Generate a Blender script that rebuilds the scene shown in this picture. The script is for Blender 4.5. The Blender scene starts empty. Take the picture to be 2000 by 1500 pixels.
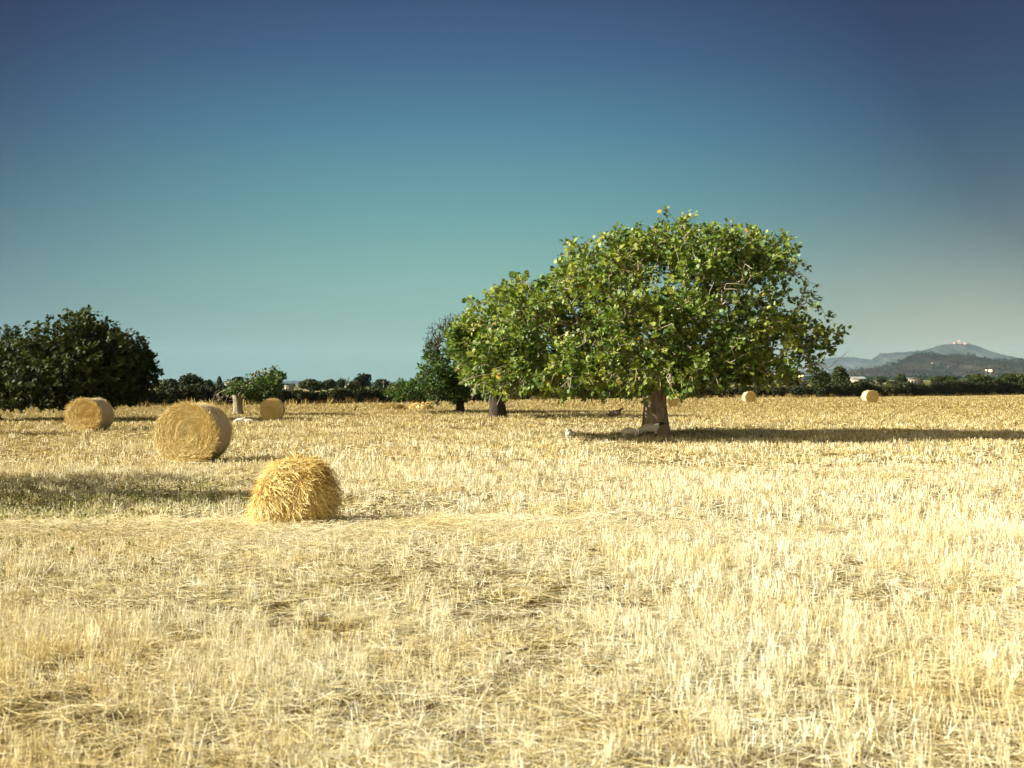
import bpy, math
import numpy as np
from mathutils import Vector, Matrix

scene = bpy.context.scene
col = scene.collection
R = math.radians
PI = math.pi
F = 2000.0      # focal length in pixels of the 2000 px wide frame
CH = 1.8        # camera height

# ------------------------------------------------------------------ camera, sky, sun, exposure
cam = bpy.data.cameras.new("camera")
cam.sensor_width = 36.0
cam.lens = 36.0
cam.clip_start = 0.1
cam.clip_end = 30000.0
cam.dof.use_dof = True
cam.dof.focus_distance = 26.0
cam.dof.aperture_fstop = 3.0
camo = bpy.data.objects.new("camera", cam)
camo.location = (0, 0, CH)
camo.rotation_euler = (R(90), 0, 0)
col.objects.link(camo)
scene.camera = camo

SUN_EL = 27.0
SUN_AZ = 8.0     # degrees that the light comes from behind the camera, else from the left
sun = bpy.data.lights.new("sun", 'SUN')
sun.energy = 4.8
sun.angle = R(0.5)
sun.color = (1.0, 0.96, 0.80)
suno = bpy.data.objects.new("sun", sun)
ldir = Vector((math.cos(R(SUN_EL)) * math.cos(R(SUN_AZ)), math.cos(R(SUN_EL)) * math.sin(R(SUN_AZ)), -math.sin(R(SUN_EL))))
suno.rotation_euler = ldir.to_track_quat('-Z', 'Y').to_euler()
suno.location = (-20, -5, 30)
col.objects.link(suno)

world = bpy.data.worlds.new("World")
scene.world = world
world.use_nodes = True
wt = world.node_tree
wt.nodes.clear()


def nd(t, typ, **kw):
    n = t.nodes.new(typ)
    for k, v in kw.items():
        setattr(n, k, v)
    return n


def mth(t, op, a, b=None, clamp=False):
    n = nd(t, 'ShaderNodeMath', operation=op, use_clamp=clamp)
    for i, s in enumerate((a, b)):
        if s is None:
            continue
        if isinstance(s, (int, float)):
            n.inputs[i].default_value = s
        else:
            t.links.new(s, n.inputs[i])
    return n.outputs[0]


def ramp(t, fac, stops, interp='LINEAR'):
    n = nd(t, 'ShaderNodeValToRGB')
    cr = n.color_ramp
    cr.interpolation = interp
    while len(cr.elements) < len(stops):
        cr.elements.new(0.5)
    for e, (p, c) in zip(cr.elements, stops):
        e.position = p
        e.color = (*c, 1) if len(c) == 3 else c
    if fac is not None:
        t.links.new(fac, n.inputs[0])
    return n.outputs[0]


def mix(t, fac, a, b, mode='MIX'):
    n = nd(t, 'ShaderNodeMix', data_type='RGBA', blend_type=mode)
    for i, s in ((0, fac), (6, a), (7, b)):
        if isinstance(s, (int, float)):
            n.inputs[i].default_value = s
        elif isinstance(s, tuple):
            n.inputs[i].default_value = (*s, 1)
        else:
            t.links.new(s, n.inputs[i])
    return n.outputs[2]


sky = nd(wt, 'ShaderNodeTexSky', sky_type='NISHITA', sun_disc=False)
sky.sun_elevation = R(SUN_EL)
sky.sun_rotation = R(270 - SUN_AZ)
sky.air_density = 1.2
sky.dust_density = 1.5
tc = nd(wt, 'ShaderNodeTexCoord')
sp = nd(wt, 'ShaderNodeSeparateXYZ')
wt.links.new(tc.outputs['Generated'], sp.inputs[0])
grad = ramp(wt, mth(wt, 'MAXIMUM', sp.outputs[2], 0.0), [
    (0.0, (0.265, 0.430, 0.325)), (0.035, (0.280, 0.470, 0.365)), (0.10, (0.225, 0.455, 0.390)), (0.17, (0.135, 0.350, 0.360)),
    (0.24, (0.072, 0.225, 0.325)), (0.30, (0.040, 0.122, 0.245)), (0.36, (0.025, 0.060, 0.165)), (0.60, (0.03, 0.075, 0.15)), (1.0, (0.03, 0.07, 0.14))])
x2 = mth(wt, 'POWER', mth(wt, 'ABSOLUTE', mth(wt, 'SUBTRACT', sp.outputs[0], -0.04)), 2.0)
fall = mth(wt, 'MAXIMUM', mth(wt, 'SUBTRACT', 1.0, mth(wt, 'MULTIPLY', x2, mth(wt, 'ADD', 1.7, mth(wt, 'MULTIPLY', sp.outputs[2], 10.5)))), 0.30)
cg = nd(wt, 'ShaderNodeCombineColor')
for i in range(3):
    wt.links.new(mth(wt, 'POWER', fall, (1.12, 1.08, 0.72)[i]), cg.inputs[i])
g2 = mix(wt, 1.0, grad, cg.outputs[0], 'MULTIPLY')
# the glow of the town low on the right
gx = mth(wt, 'POWER', mth(wt, 'DIVIDE', mth(wt, 'SUBTRACT', sp.outputs[0], 0.42), 0.24), 2.0)
gz = mth(wt, 'POWER', mth(wt, 'DIVIDE', sp.outputs[2], 0.10), 2.0)
glow = mth(wt, 'EXPONENT', mth(wt, 'MULTIPLY', mth(wt, 'ADD', gx, gz), -1.0))
g3 = mix(wt, glow, g2, (0.46, 0.48, 0.30))
nis = mix(wt, 1.0, sky.outputs[0], (0.045, 0.045, 0.045), 'MULTIPLY')
# warm fill added to the unseen sky behind the camera, brightening faces turned there
bk = mth(wt, 'ADD', mth(wt, 'MULTIPLY', sp.outputs[1], -1.0), mth(wt, 'MULTIPLY', sp.outputs[0], -0.35), True)
g3 = mix(wt, bk, g3, (1.20, 1.06, 0.68))
fin = mix(wt, 0.08, g3, nis)
bg = nd(wt, 'ShaderNodeBackground')
wt.links.new(fin, bg.inputs[0])
bg.inputs[1].default_value = 0.345
wo = nd(wt, 'ShaderNodeOutputWorld')
wt.links.new(bg.outputs[0], wo.inputs[0])

vs = scene.view_settings
vs.view_transform = 'Standard'
vs.look = 'None'
vs.exposure = 1.54
vs.gamma = 1.0
vs.use_curve_mapping = False
scene.cycles.max_bounces = 6
scene.cycles.diffuse_bounces = 3
scene.cycles.transmission_bounces = 4
scene.cycles.transparent_max_bounces = 4
scene.cycles.volume_bounces = 0
scene.cycles.use_denoising = True
scene.cycles.sample_clamp_indirect = 3.0

# ------------------------------------------------------------------ helpers


def W(px, Y):
    return (px - 1000.0) / F * Y


def Z(py, Y):
    return CH - (py - 750.0) / F * Y


def G(py):
    return F * CH / (py - 750.0)


def und(x, y):
    """gentle unevenness of the field"""
    x = np.asarray(x, float)
    y = np.asarray(y, float)
    a = 0.018 * np.sin(x * 0.9 + 1.3) * np.sin(y * 0.7) + 0.012 * np.sin(x * 2.1 + y * 1.3) + 0.02 * np.sin(x * 0.21 + y * 0.13)
    b = np.clip((y - 160) / 300, 0, None) * 0
    az = np.clip((x / np.maximum(y, 1) - 0.10) / 0.15, 0, 1)
    rise = 0.0062 * az * az * (3 - 2 * az) * np.clip(y - 190, 0, 2600)
    rise2 = -0.0006 * (1 - az) * np.clip(y - 140, 0, 3000) * 0
    return a * np.clip((140 - y) / 100, 0, 1) + b + rise + rise2


def link(name, me, mat=None, parent=None):
    o = bpy.data.objects.new(name, me)
    col.objects.link(o)
    if mat is not None:
        if isinstance(mat, (list, tuple)):
            for m in mat:
                me.materials.append(m)
        else:
            me.materials.append(mat)
    if parent is not None:
        o.parent = parent
    return o


def tag(o, label=None, cat=None, group=None, kind=None):
    if label:
        o['label'] = label
    if cat:
        o['category'] = cat
    if group:
        o['group'] = group
    if kind:
        o['kind'] = kind
    return o


def empty(name, loc, label, cat, group=None, rz=0.0):
    o = bpy.data.objects.new(name, None)
    o.empty_display_size = 0.3
    col.objects.link(o)
    o.location = loc
    o.rotation_euler = (0, 0, rz)
    return tag(o, label, cat, group)


def np_mesh(name, V, faces, tone=None, smooth=False):
    """faces: int array (n,3) or (n,4)"""
    me = bpy.data.meshes.new(name)
    V = np.ascontiguousarray(V, dtype=np.float32).reshape(-1, 3)
    faces = np.ascontiguousarray(faces, dtype=np.int32)
    n, k = faces.shape
    me.vertices.add(len(V))
    me.vertices.foreach_set('co', V.ravel())
    me.loops.add(n * k)
    me.loops.foreach_set('vertex_index', faces.ravel())
    me.polygons.add(n)
    me.polygons.foreach_set('loop_start', np.arange(0, n * k, k, dtype=np.int32))
    if smooth:
        me.polygons.foreach_set('use_smooth', np.ones(n, dtype=bool))
    if tone is not None:
        at = me.attributes.new('tone', 'FLOAT', 'POINT')
        at.data.foreach_set('value', np.ascontiguousarray(tone, dtype=np.float32))
    me.update(calc_edges=True)
    return me


def unit(a):
    return a / np.maximum(np.linalg.norm(a, axis=-1, keepdims=True), 1e-9)


def ribbons(P, D, side, width, L, bend=None, seg=1, tone=None, taper=0.6):
    """blades starting at P, along D for length L; returns V, F, tone"""
    n = len(P)
    m = seg + 1
    V = np.zeros((n, m, 2, 3))
    for i in range(m):
        t = i / seg
        c = P + D * (L * t)[:, None]
        if bend is not None:
            c = c + bend * (t * t)
        w = (width * 0.5 * (1 - (1 - taper) * t))[:, None]
        V[:, i, 0] = c - side * w
        V[:, i, 1] = c + side * w
    V = V.reshape(-1, 3)
    base = (np.arange(n) * m * 2)[:, None, None]
    q = np.array([[2 * i, 2 * i + 1, 2 * i + 3, 2 * i + 2] for i in range(seg)])[None]
    Fa = (base + q).reshape(-1, 4)
    T = None if tone is None else np.repeat(tone, m * 2)
    return V, Fa, T


def joinm(parts):
    V, Fa, T, o = [], [], [], 0
    for v, f, t in parts:
        V.append(v)
        Fa.append(f + o)
        T.append(t if t is not None else np.zeros(len(v)))
        o += len(v)
    return np.concatenate(V), np.concatenate(Fa), np.concatenate(T)


def tubes(A, B, ra, rb, k=5, tone=0.5):
    """tapered tubes from A to B as quads"""
    n = len(A)
    d = unit(B - A)
    ref = np.where(np.abs(d[:, 2:3]) > 0.9, np.array([[1.0, 0, 0]]), np.array([[0, 0, 1.0]]))
    u = unit(np.cross(d, ref))
    v = np.cross(d, u)
    ang = np.arange(k) / k * 2 * PI
    ring = np.cos(ang)[None, :, None] * u[:, None] + np.sin(ang)[None, :, None] * v[:, None]
    V = np.concatenate([A[:, None] + ring * ra[:, None, None], B[:, None] + ring * rb[:, None, None]], 1).reshape(-1, 3)
    b = (np.arange(n) * 2 * k)[:, None, None]
    q = np.array([[i, (i + 1) % k, k + (i + 1) % k, k + i] for i in range(k)])[None]
    return V, (b + q).reshape(-1, 4), np.full(len(V), tone)


def box(x0, x1, y0, y1, z0, z1):
    V = np.array([[x, y, z] for x in (x0, x1) for y in (y0, y1) for z in (z0, z1)], float)
    Fa = np.array([[0, 1, 3, 2], [4, 6, 7, 5], [0, 4, 5, 1], [2, 3, 7, 6], [0, 2, 6, 4], [1, 5, 7, 3]])
    return V, Fa, None


def ptree(mat):
    mat.use_nodes = True
    t = mat.node_tree
    t.nodes.clear()
    out = nd(t, 'ShaderNodeOutputMaterial')
    return t, out


def noise(t, scale, detail=4, rough=0.6, vec=None, dist=0.0):
    n = nd(t, 'ShaderNodeTexNoise')
    n.inputs['Scale'].default_value = scale
    n.inputs['Detail'].default_value = detail
    n.inputs['Roughness'].default_value = rough
    n.inputs['Distortion'].default_value = dist
    if vec is not None:
        t.links.new(vec, n.inputs['Vector'])
    return n.outputs[0]


def principled(t, out, color, rough=0.8, spec=0.2, bump=None, bstr=0.4, bdist=0.02):
    p = nd(t, 'ShaderNodeBsdfPrincipled')
    if isinstance(color, tuple):
        p.inputs['Base Color'].default_value = (*color, 1)
    else:
        t.links.new(color, p.inputs['Base Color'])
    p.inputs['Roughness'].default_value = rough
    p.inputs['Specular IOR Level'].default_value = spec
    if bump is not None:
        b = nd(t, 'ShaderNodeBump')
        b.inputs['Strength'].default_value = bstr
        b.inputs['Distance'].default_value = bdist
        t.links.new(bump, b.inputs['Height'])
        t.links.new(b.outputs[0], p.inputs['Normal'])
    if out is not None:
        t.links.new(p.outputs[0], out.inputs[0])
    return p


def objco(t, sc=(1, 1, 1)):
    c = nd(t, 'ShaderNodeTexCoord')
    m = nd(t, 'ShaderNodeMapping')
    m.inputs['Scale'].default_value = sc
    t.links.new(c.outputs['Object'], m.inputs[0])
    return m.outputs[0]


def tone_attr(t):
    a = nd(t, 'ShaderNodeAttribute', attribute_name='tone')
    return a.outputs['Fac']


def mat_leaf(name, stops, trans=0.35, rough=0.5, spec=0.35):
    m = bpy.data.materials.new(name)
    t, out = ptree(m)
    c = ramp(t, tone_attr(t), stops)
    p = principled(t, None, c, rough, spec)
    tr = nd(t, 'ShaderNodeBsdfTranslucent')
    t.links.new(mix(t, 1.0, c, (1.25, 1.3, 0.55), 'MULTIPLY'), tr.inputs[0])
    ms = nd(t, 'ShaderNodeMixShader')
    ms.inputs[0].default_value = trans
    t.links.new(p.outputs[0], ms.inputs[1])
    t.links.new(tr.outputs[0], ms.inputs[2])
    t.links.new(ms.outputs[0], out.inputs[0])
    return m


def mat_bark(name, a, b, c=None, scale=6.0):
    m = bpy.data.materials.new(name)
    t, out = ptree(m)
    v = objco(t, (1, 1, 0.35))
    n1 = noise(t, scale, 6, 0.7, v, 0.4)
    cc = ramp(t, n1, [(0.32, a), (0.62, b)])
    if c is not None:
        v2 = objco(t, (1, 1, 0.6))
        n2 = noise(t, 1.3, 3, 0.6, v2)
        cc = mix(t, ramp(t, n2, [(0.52, (0, 0, 0)), (0.60, (1, 1, 1))]), cc, c)
    principled(t, out, cc, 0.9, 0.15, n1, 0.8, 0.04)
    return m


def mat_simple(name, a, b, scale=5.0, rough=0.8, spec=0.2, bstr=0.3):
    m = bpy.data.materials.new(name)
    t, out = ptree(m)
    n1 = noise(t, scale, 5, 0.65, objco(t))
    principled(t, out, ramp(t, n1, [(0.3, a), (0.7, b)]), rough, spec, n1, bstr, 0.02)
    return m


def mat_straw(name, stops, trans=0.12, rough=0.55):
    m = bpy.data.materials.new(name)
    t, out = ptree(m)
    c0 = ramp(t, tone_attr(t), stops)
    geo = nd(t, 'ShaderNodeNewGeometry')
    n1 = noise(t, 0.55, 4, 0.6, geo.outputs['Position'])
    c = mix(t, ramp(t, n1, [(0.46, (0, 0, 0)), (0.70, (1, 1, 1))]), c0, mix(t, 1.0, c0, (0.95, 0.87, 0.66), 'MULTIPLY'))
    p = principled(t, None, c, rough, 0.25)
    tr = nd(t, 'ShaderNodeBsdfTranslucent')
    t.links.new(c, tr.inputs[0])
    ms = nd(t, 'ShaderNodeMixShader')
    ms.inputs[0].default_value = trans
    t.links.new(p.outputs[0], ms.inputs[1])
    t.links.new(tr.outputs[0], ms.inputs[2])
    t.links.new(ms.outputs[0], out.inputs[0])
    return m


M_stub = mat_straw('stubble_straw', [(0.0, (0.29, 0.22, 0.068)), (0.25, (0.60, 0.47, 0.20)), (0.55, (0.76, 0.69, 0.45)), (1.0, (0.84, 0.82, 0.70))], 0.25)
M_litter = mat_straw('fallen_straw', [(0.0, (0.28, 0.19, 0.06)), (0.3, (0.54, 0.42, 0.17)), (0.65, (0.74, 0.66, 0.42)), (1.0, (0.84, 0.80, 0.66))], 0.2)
M_bale = mat_straw('bale_straw', [(0.0, (0.48, 0.32, 0.085)), (0.4, (0.74, 0.55, 0.20)), (0.75, (0.84, 0.69, 0.34)), (1.0, (0.88, 0.80, 0.55))], 0.1)
M_wild = mat_straw('dry_weeds', [(0.0, (0.20, 0.12, 0.035)), (0.5, (0.42, 0.29, 0.09)), (1.0, (0.58, 0.44, 0.18))], 0.2)
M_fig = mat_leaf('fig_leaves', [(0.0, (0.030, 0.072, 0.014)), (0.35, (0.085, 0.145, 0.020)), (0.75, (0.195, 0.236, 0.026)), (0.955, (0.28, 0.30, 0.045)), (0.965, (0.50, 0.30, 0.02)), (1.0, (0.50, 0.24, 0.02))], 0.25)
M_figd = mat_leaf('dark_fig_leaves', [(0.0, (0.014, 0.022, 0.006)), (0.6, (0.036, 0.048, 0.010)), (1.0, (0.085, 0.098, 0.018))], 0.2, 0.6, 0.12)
M_figm = mat_leaf('mid_fig_leaves', [(0.0, (0.018, 0.045, 0.010)), (0.6, (0.045, 0.090, 0.014)), (1.0, (0.12, 0.16, 0.022))], 0.25, 0.55, 0.2)
M_ever = mat_leaf('evergreen_leaves', [(0.0, (0.010, 0.022, 0.008)), (0.6, (0.022, 0.038, 0.011)), (1.0, (0.042, 0.058, 0.015))], 0.1, 0.6, 0.2)
M_olive = mat_leaf('olive_leaves', [(0.0, (0.035, 0.045, 0.02)), (1.0, (0.10, 0.11, 0.055))], 0.1)
M_bram = mat_leaf('bramble_leaves', [(0.0, (0.012, 0.017, 0.006)), (0.6, (0.030, 0.036, 0.011)), (0.9, (0.06, 0.06, 0.018)), (1.0, (0.11, 0.075, 0.03))], 0.1, 0.7, 0.15)
M_bark = mat_bark('fig_bark', (0.16, 0.12, 0.085), (0.48, 0.39, 0.30), (0.34, 0.25, 0.16), 7.0)
M_barkd = mat_bark('dark_bark', (0.030, 0.022, 0.016), (0.085, 0.065, 0.048), None, 7.0)  # darkened so the colour carries the shade on the fig trunks behind
M_twig = mat_bark('pale_twigs', (0.22, 0.18, 0.13), (0.45, 0.38, 0.29), None, 9.0)
M_barkp = mat_bark('pale_bark', (0.22, 0.18, 0.13), (0.42, 0.36, 0.27), None, 6.0)


def mat_ground():
    m = bpy.data.materials.new('field_soil')
    t, out = ptree(m)
    geo = nd(t, 'ShaderNodeNewGeometry')
    P = geo.outputs['Position']
    n1 = noise(t, 0.5, 5, 0.65, P)
    n2 = noise(t, 14.0, 6, 0.75, P)
    n3 = noise(t, 0.06, 4, 0.6, P)
    near = ramp(t, n2, [(0.34, (0.030, 0.020, 0.008)), (0.5, (0.140, 0.098, 0.032)), (0.66, (0.36, 0.27, 0.095))])
    near = mix(t, ramp(t, n1, [(0.45, (0, 0, 0)), (0.7, (0.6, 0.6, 0.6))]), near, (0.24, 0.165, 0.06))
    # distant farmland: parcels of pasture, stubble and fallow
    mp = nd(t, 'ShaderNodeMapping')
    mp.inputs['Scale'].default_value = (0.011, 0.0065, 0.0)
    t.links.new(P, mp.inputs[0])
    vo = nd(t, 'ShaderNodeTexVoronoi')
    vo.inputs['Scale'].default_value = 1.0
    t.links.new(mp.outputs[0], vo.inputs[0])
    sc = nd(t, 'ShaderNodeSeparateColor')
    t.links.new(vo.outputs['Color'], sc.inputs[0])
    far = ramp(t, sc.outputs[0], [(0.0, (0.10, 0.10, 0.03)), (0.35, (0.22, 0.18, 0.06)), (0.6, (0.13, 0.13, 0.045)), (0.85, (0.30, 0.24, 0.10)), (1.0, (0.08, 0.09, 0.03))], 'CONSTANT')
    far = mix(t, ramp(t, n3, [(0.4, (0, 0, 0)), (0.65, (0.7, 0.7, 0.7))]), far, (0.09, 0.085, 0.03))
    s = nd(t, 'ShaderNodeSeparateXYZ')
    t.links.new(P, s.inputs[0])
    # the field ends at the hedge line
    yy = mth(t, 'SUBTRACT', s.outputs[1], mth(t, 'MULTIPLY', s.outputs[0], 0.50))
    f = mth(t, 'MULTIPLY', mth(t, 'SUBTRACT', yy, 118.0), 0.2, True)
    principled(t, out, mix(t, f, near, far), 0.95, 0.1, n2, 1.0, 0.08)
    return m


M_ground = mat_ground()

# hedge line across the end of the field: (px, distance)
HL = np.array([(-400, 66), (-100, 70), (64, 77), (320, 83), (600, 90), (760, 97), (1000, 112), (1300, 128), (1600, 134), (1800, 146), (1936, 160), (2100, 172), (2500, 180)], float)


def hedge_Y(px):
    return np.interp(px, HL[:, 0], HL[:, 1])


# ------------------------------------------------------------------ ground
def build_ground():
    ys = np.concatenate([np.linspace(-40, 30, 71), np.geomspace(31, 9400, 110)])
    us = np.concatenate([-np.geomspace(4800, 22, 46), np.linspace(-20, 20, 61), np.geomspace(22, 4800, 46)])
    X, Y = np.meshgrid(us, ys)
    Zg = und(X, Y)
    V = np.stack([X, Y, Zg], -1).reshape(-1, 3)
    nx, ny = len(us), len(ys)
    i = np.arange(ny - 1)[:, None] * nx + np.arange(nx - 1)[None]
    Fa = np.stack([i, i + 1, i + nx + 1, i + nx], -1).reshape(-1, 4)
    o = link('ground', np_mesh('ground', V, Fa, smooth=True), M_ground)
    tag(o, 'stubble field soil and the farmland beyond the hedge', 'ground', kind='structure')


build_ground()


# ------------------------------------------------------------------ stubble and fallen straw
def vnoise(x, y, s, seed):
    """cheap value noise in numpy"""
    r = np.random.RandomState(seed)
    tab = r.rand(64, 64)
    x = x / s
    y = y / s
    xi = np.floor(x).astype(int)
    yi = np.floor(y).astype(int)
    fx = x - xi
    fy = y - yi
    fx = fx * fx * (3 - 2 * fx)
    fy = fy * fy * (3 - 2 * fy)
    g = lambda a, b: tab[a % 64, b % 64]
    return (g(xi, yi) * (1 - fx) * (1 - fy) + g(xi + 1, yi) * fx * (1 - fy) + g(xi, yi + 1) * (1 - fx) * fy + g(xi + 1, yi + 1) * fx * fy)


def sample_band(rng, y0, y1, dens, margin):
    A = (y1 * y1 - y0 * y0) * 0.5 + 2 * margin * (y1 - y0)
    n = int(A * dens)
    Y = rng.uniform(y0, y1, int(n * 2.4))
    keep = rng.rand(len(Y)) < (0.5 * Y + margin) / (0.5 * y1 + margin)
    Y = Y[keep][:n]
    X = rng.uniform(-1, 1, len(Y)) * (0.5 * Y + margin)
    ok = Y < hedge_Y(1000 + X / np.maximum(Y, 1) * F) - 1.2
    return X[ok], Y[ok]


def swath(X, Y):
    """flattened straw left around the burst bale"""
    d = np.abs(Y - (12.2 + 0.15 * (X + 3)) - 0.3 * np.sin(X * 0.9)) / 0.9
    m = np.exp(-d * d) * np.clip((X + 9) / 2, 0, 1) * np.clip((3.0 - X) / 4, 0, 1)
    return m


def holes(X, Y):
    """bare patches of soil between the tufts, more of them towards the left"""
    q = vnoise(X + 90, Y + 17, 0.20, 21) * 0.55 + vnoise(X + 30, Y + 9, 1.1, 22) * 0.45
    th = np.interp(X / np.maximum(Y, 1), [-0.5, 0.5], [0.64, 0.80])
    return np.clip((q - th) / 0.04, 0, 1)


def build_stubble():
    rng = np.random.RandomState(4)
    st, li = [], []
    # y0, y1, tufts/m2, stalks per tuft, stalk width, litter/m2, litter width, margin
    bands = [(3.2, 8, 125, 9, 0.0032, 3000, 0.0028, 1.5), (8, 13, 95, 9, 0.0042, 1500, 0.0038, 1.7), (13, 22, 52, 8, 0.0066, 460, 0.0068, 2.3),
             (22, 40, 20, 6, 0.014, 100, 0.016, 3), (40, 75, 12, 5, 0.020, 30, 0.028, 4), (75, 185, 6, 4, 0.032, 7, 0.05, 6)]
    for (y0, y1, td, sn, sw, ld, lw, mg) in bands:
        X, Y = sample_band(rng, y0, y1, td, mg)
        big = vnoise(X, Y, 1.7, 1)
        sm = vnoise(X, Y, 0.42, 2)
        hole = holes(X, Y)
        keep = rng.rand(len(X)) < np.clip(0.35 + 1.6 * (0.55 * big + 0.45 * sm - 0.22), 0.15, 1) * (1 - 0.85 * swath(X, Y)) * (1 - 0.9 * hole)
        X, Y, big = X[keep], Y[keep], big[keep]
        hgt = 0.085 + 0.07 * big + 0.03 * rng.rand(len(X))
        n = len(X) * sn
        spread = 0.028 if y1 < 30 else 0.06
        tx = np.repeat(X, sn) + rng.normal(0, spread, n)
        ty = np.repeat(Y, sn) + rng.normal(0, spread, n)
        H = np.repeat(hgt, sn) * rng.uniform(0.55, 1.2, n)
        lean = rng.normal(0, 0.16, (n, 2)) + np.repeat(rng.normal(0, 0.12, (len(X), 2)), sn, 0)
        wild = rng.rand(n) < 0.30
        lean[wild] *= 2.8
        D = unit(np.stack([lean[:, 0], lean[:, 1], np.ones(n)], -1))
        P = np.stack([tx, ty, und(tx, ty) - 0.005], -1)
        yaw = rng.uniform(-1.15, 1.15, n)
        S = np.stack([np.cos(yaw), np.sin(yaw), np.zeros(n)], -1)
        tmean = np.interp(np.repeat(Y, sn), [4, 14, 30, 70], [0.70, 0.70, 0.42, 0.04]) - 0.35 * np.clip(-np.repeat(X / Y, sn) - 0.08, 0, 0.6)  # lens vignetting painted into the straw: darker leftward and with distance
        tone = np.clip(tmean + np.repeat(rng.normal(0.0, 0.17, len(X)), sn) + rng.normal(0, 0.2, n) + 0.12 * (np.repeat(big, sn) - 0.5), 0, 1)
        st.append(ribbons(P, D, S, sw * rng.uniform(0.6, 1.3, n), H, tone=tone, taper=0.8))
        # fallen straw
        X, Y = sample_band(rng, y0, y1, ld, mg)
        keep = rng.rand(len(X)) < np.clip(0.40 + 0.9 * vnoise(X, Y, 0.8, 5), 0.2, 1) * (1 - 0.80 * holes(X, Y))
        X, Y = X[keep], Y[keep]
        s_ = swath(X, Y)
        ex = rng.rand(len(X)) < s_ * 0.98
        X = np.concatenate([X, X[ex] + rng.normal(0, 0.1, ex.sum()), X[ex] + rng.normal(0, 0.1, ex.sum())])
        Y = np.concatenate([Y, Y[ex] + rng.normal(0, 0.1, ex.sum()), Y[ex] + rng.normal(0, 0.1, ex.sum())])
        n = len(X)
        s_ = swath(X, Y)
        a = rng.uniform(0, 2 * PI, n)
        a = np.where(rng.rand(n) < 0.35, rng.normal(0, 0.5, n) + np.where(rng.rand(n) < 0.5, 0, PI), a)
        el = rng.normal(0.0, 0.16, n)
        D = unit(np.stack([np.cos(a), np.sin(a), np.sin(el)], -1))
        L = np.where(rng.rand(n) < 0.45, rng.uniform(0.03, 0.10, n), rng.uniform(0.08, 0.24, n)) * (1.0 if y1 < 30 else 1.4)
        P = np.stack([X, Y, und(X, Y) + rng.uniform(0.012, 0.05, n) + s_ * rng.uniform(0, 0.13, n)], -1)
        up = unit(np.stack([rng.normal(0, 0.4, n), rng.normal(-0.3, 0.4, n), np.ones(n)], -1))
        S = unit(np.cross(D, up))
        bend = np.stack([rng.normal(0, 0.035, n), rng.normal(0, 0.035, n), rng.normal(0.0, 0.02, n)], -1)
        tone = np.clip(np.interp(Y, [4, 14, 30, 70], [0.62, 0.62, 0.40, 0.10]) - 0.40 * np.clip(-X / Y - 0.08, 0, 0.6) + rng.normal(0.0, 0.24, n) + 0.08 * s_, 0, 1)  # same painted light falloff in the fallen straw, leftward and with distance
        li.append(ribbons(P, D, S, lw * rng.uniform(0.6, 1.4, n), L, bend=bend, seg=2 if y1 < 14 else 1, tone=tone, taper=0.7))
    V, Fa, T = joinm(st)
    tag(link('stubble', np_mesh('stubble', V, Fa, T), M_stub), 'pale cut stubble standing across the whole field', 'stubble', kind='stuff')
    V, Fa, T = joinm(li)
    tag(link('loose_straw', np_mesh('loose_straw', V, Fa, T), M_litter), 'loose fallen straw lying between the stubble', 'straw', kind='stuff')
    print('stubble quads', len(Fa))


build_stubble()

# ------------------------------------------------------------------ trees
LEAF_V = np.array([[0.42, 0.0, 0.0], [0, 0, 0], [0.05, 0.20, .03], [0.16, 0.42, .06], [0.36, 0.24, .03], [0.60, 0.46, .04], [0.66, 0.20, .02], [1.0, 0.0, -.08],
                   [0.66, -0.20, .02], [0.60, -0.46, .04], [0.36, -0.24, .03], [0.16, -0.42, .06], [0.05, -0.20, .03]])
LEAF_F = np.array([[0, i, i + 1] for i in range(1, 12)] + [[0, 12, 1]])
SLEAF_V = np.array([[0, 0, 0], [0.45, 0.38, .05], [1.0, 0, -.06], [0.45, -0.38, .05]])
SLEAF_F = np.array([[0, 2, 1], [0, 3, 2]])


def leaves(P, A, N, size, tone, simple=False):
    LV, LF = (SLEAF_V, SLEAF_F) if simple else (LEAF_V, LEAF_F)
    A = unit(A)
    B = unit(np.cross(N, A))
    C = np.cross(A, B)
    V = P[:, None] + size[:, None, None] * (LV[None, :, 0:1] * A[:, None] + LV[None, :, 1:2] * B[:, None] + LV[None, :, 2:3] * C[:, None])
    n = len(P)
    Fa = (np.arange(n) * len(LV))[:, None, None] + LF[None]
    return V.reshape(-1, 3), Fa.reshape(-1, 3), np.repeat(tone, len(LV))


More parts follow.
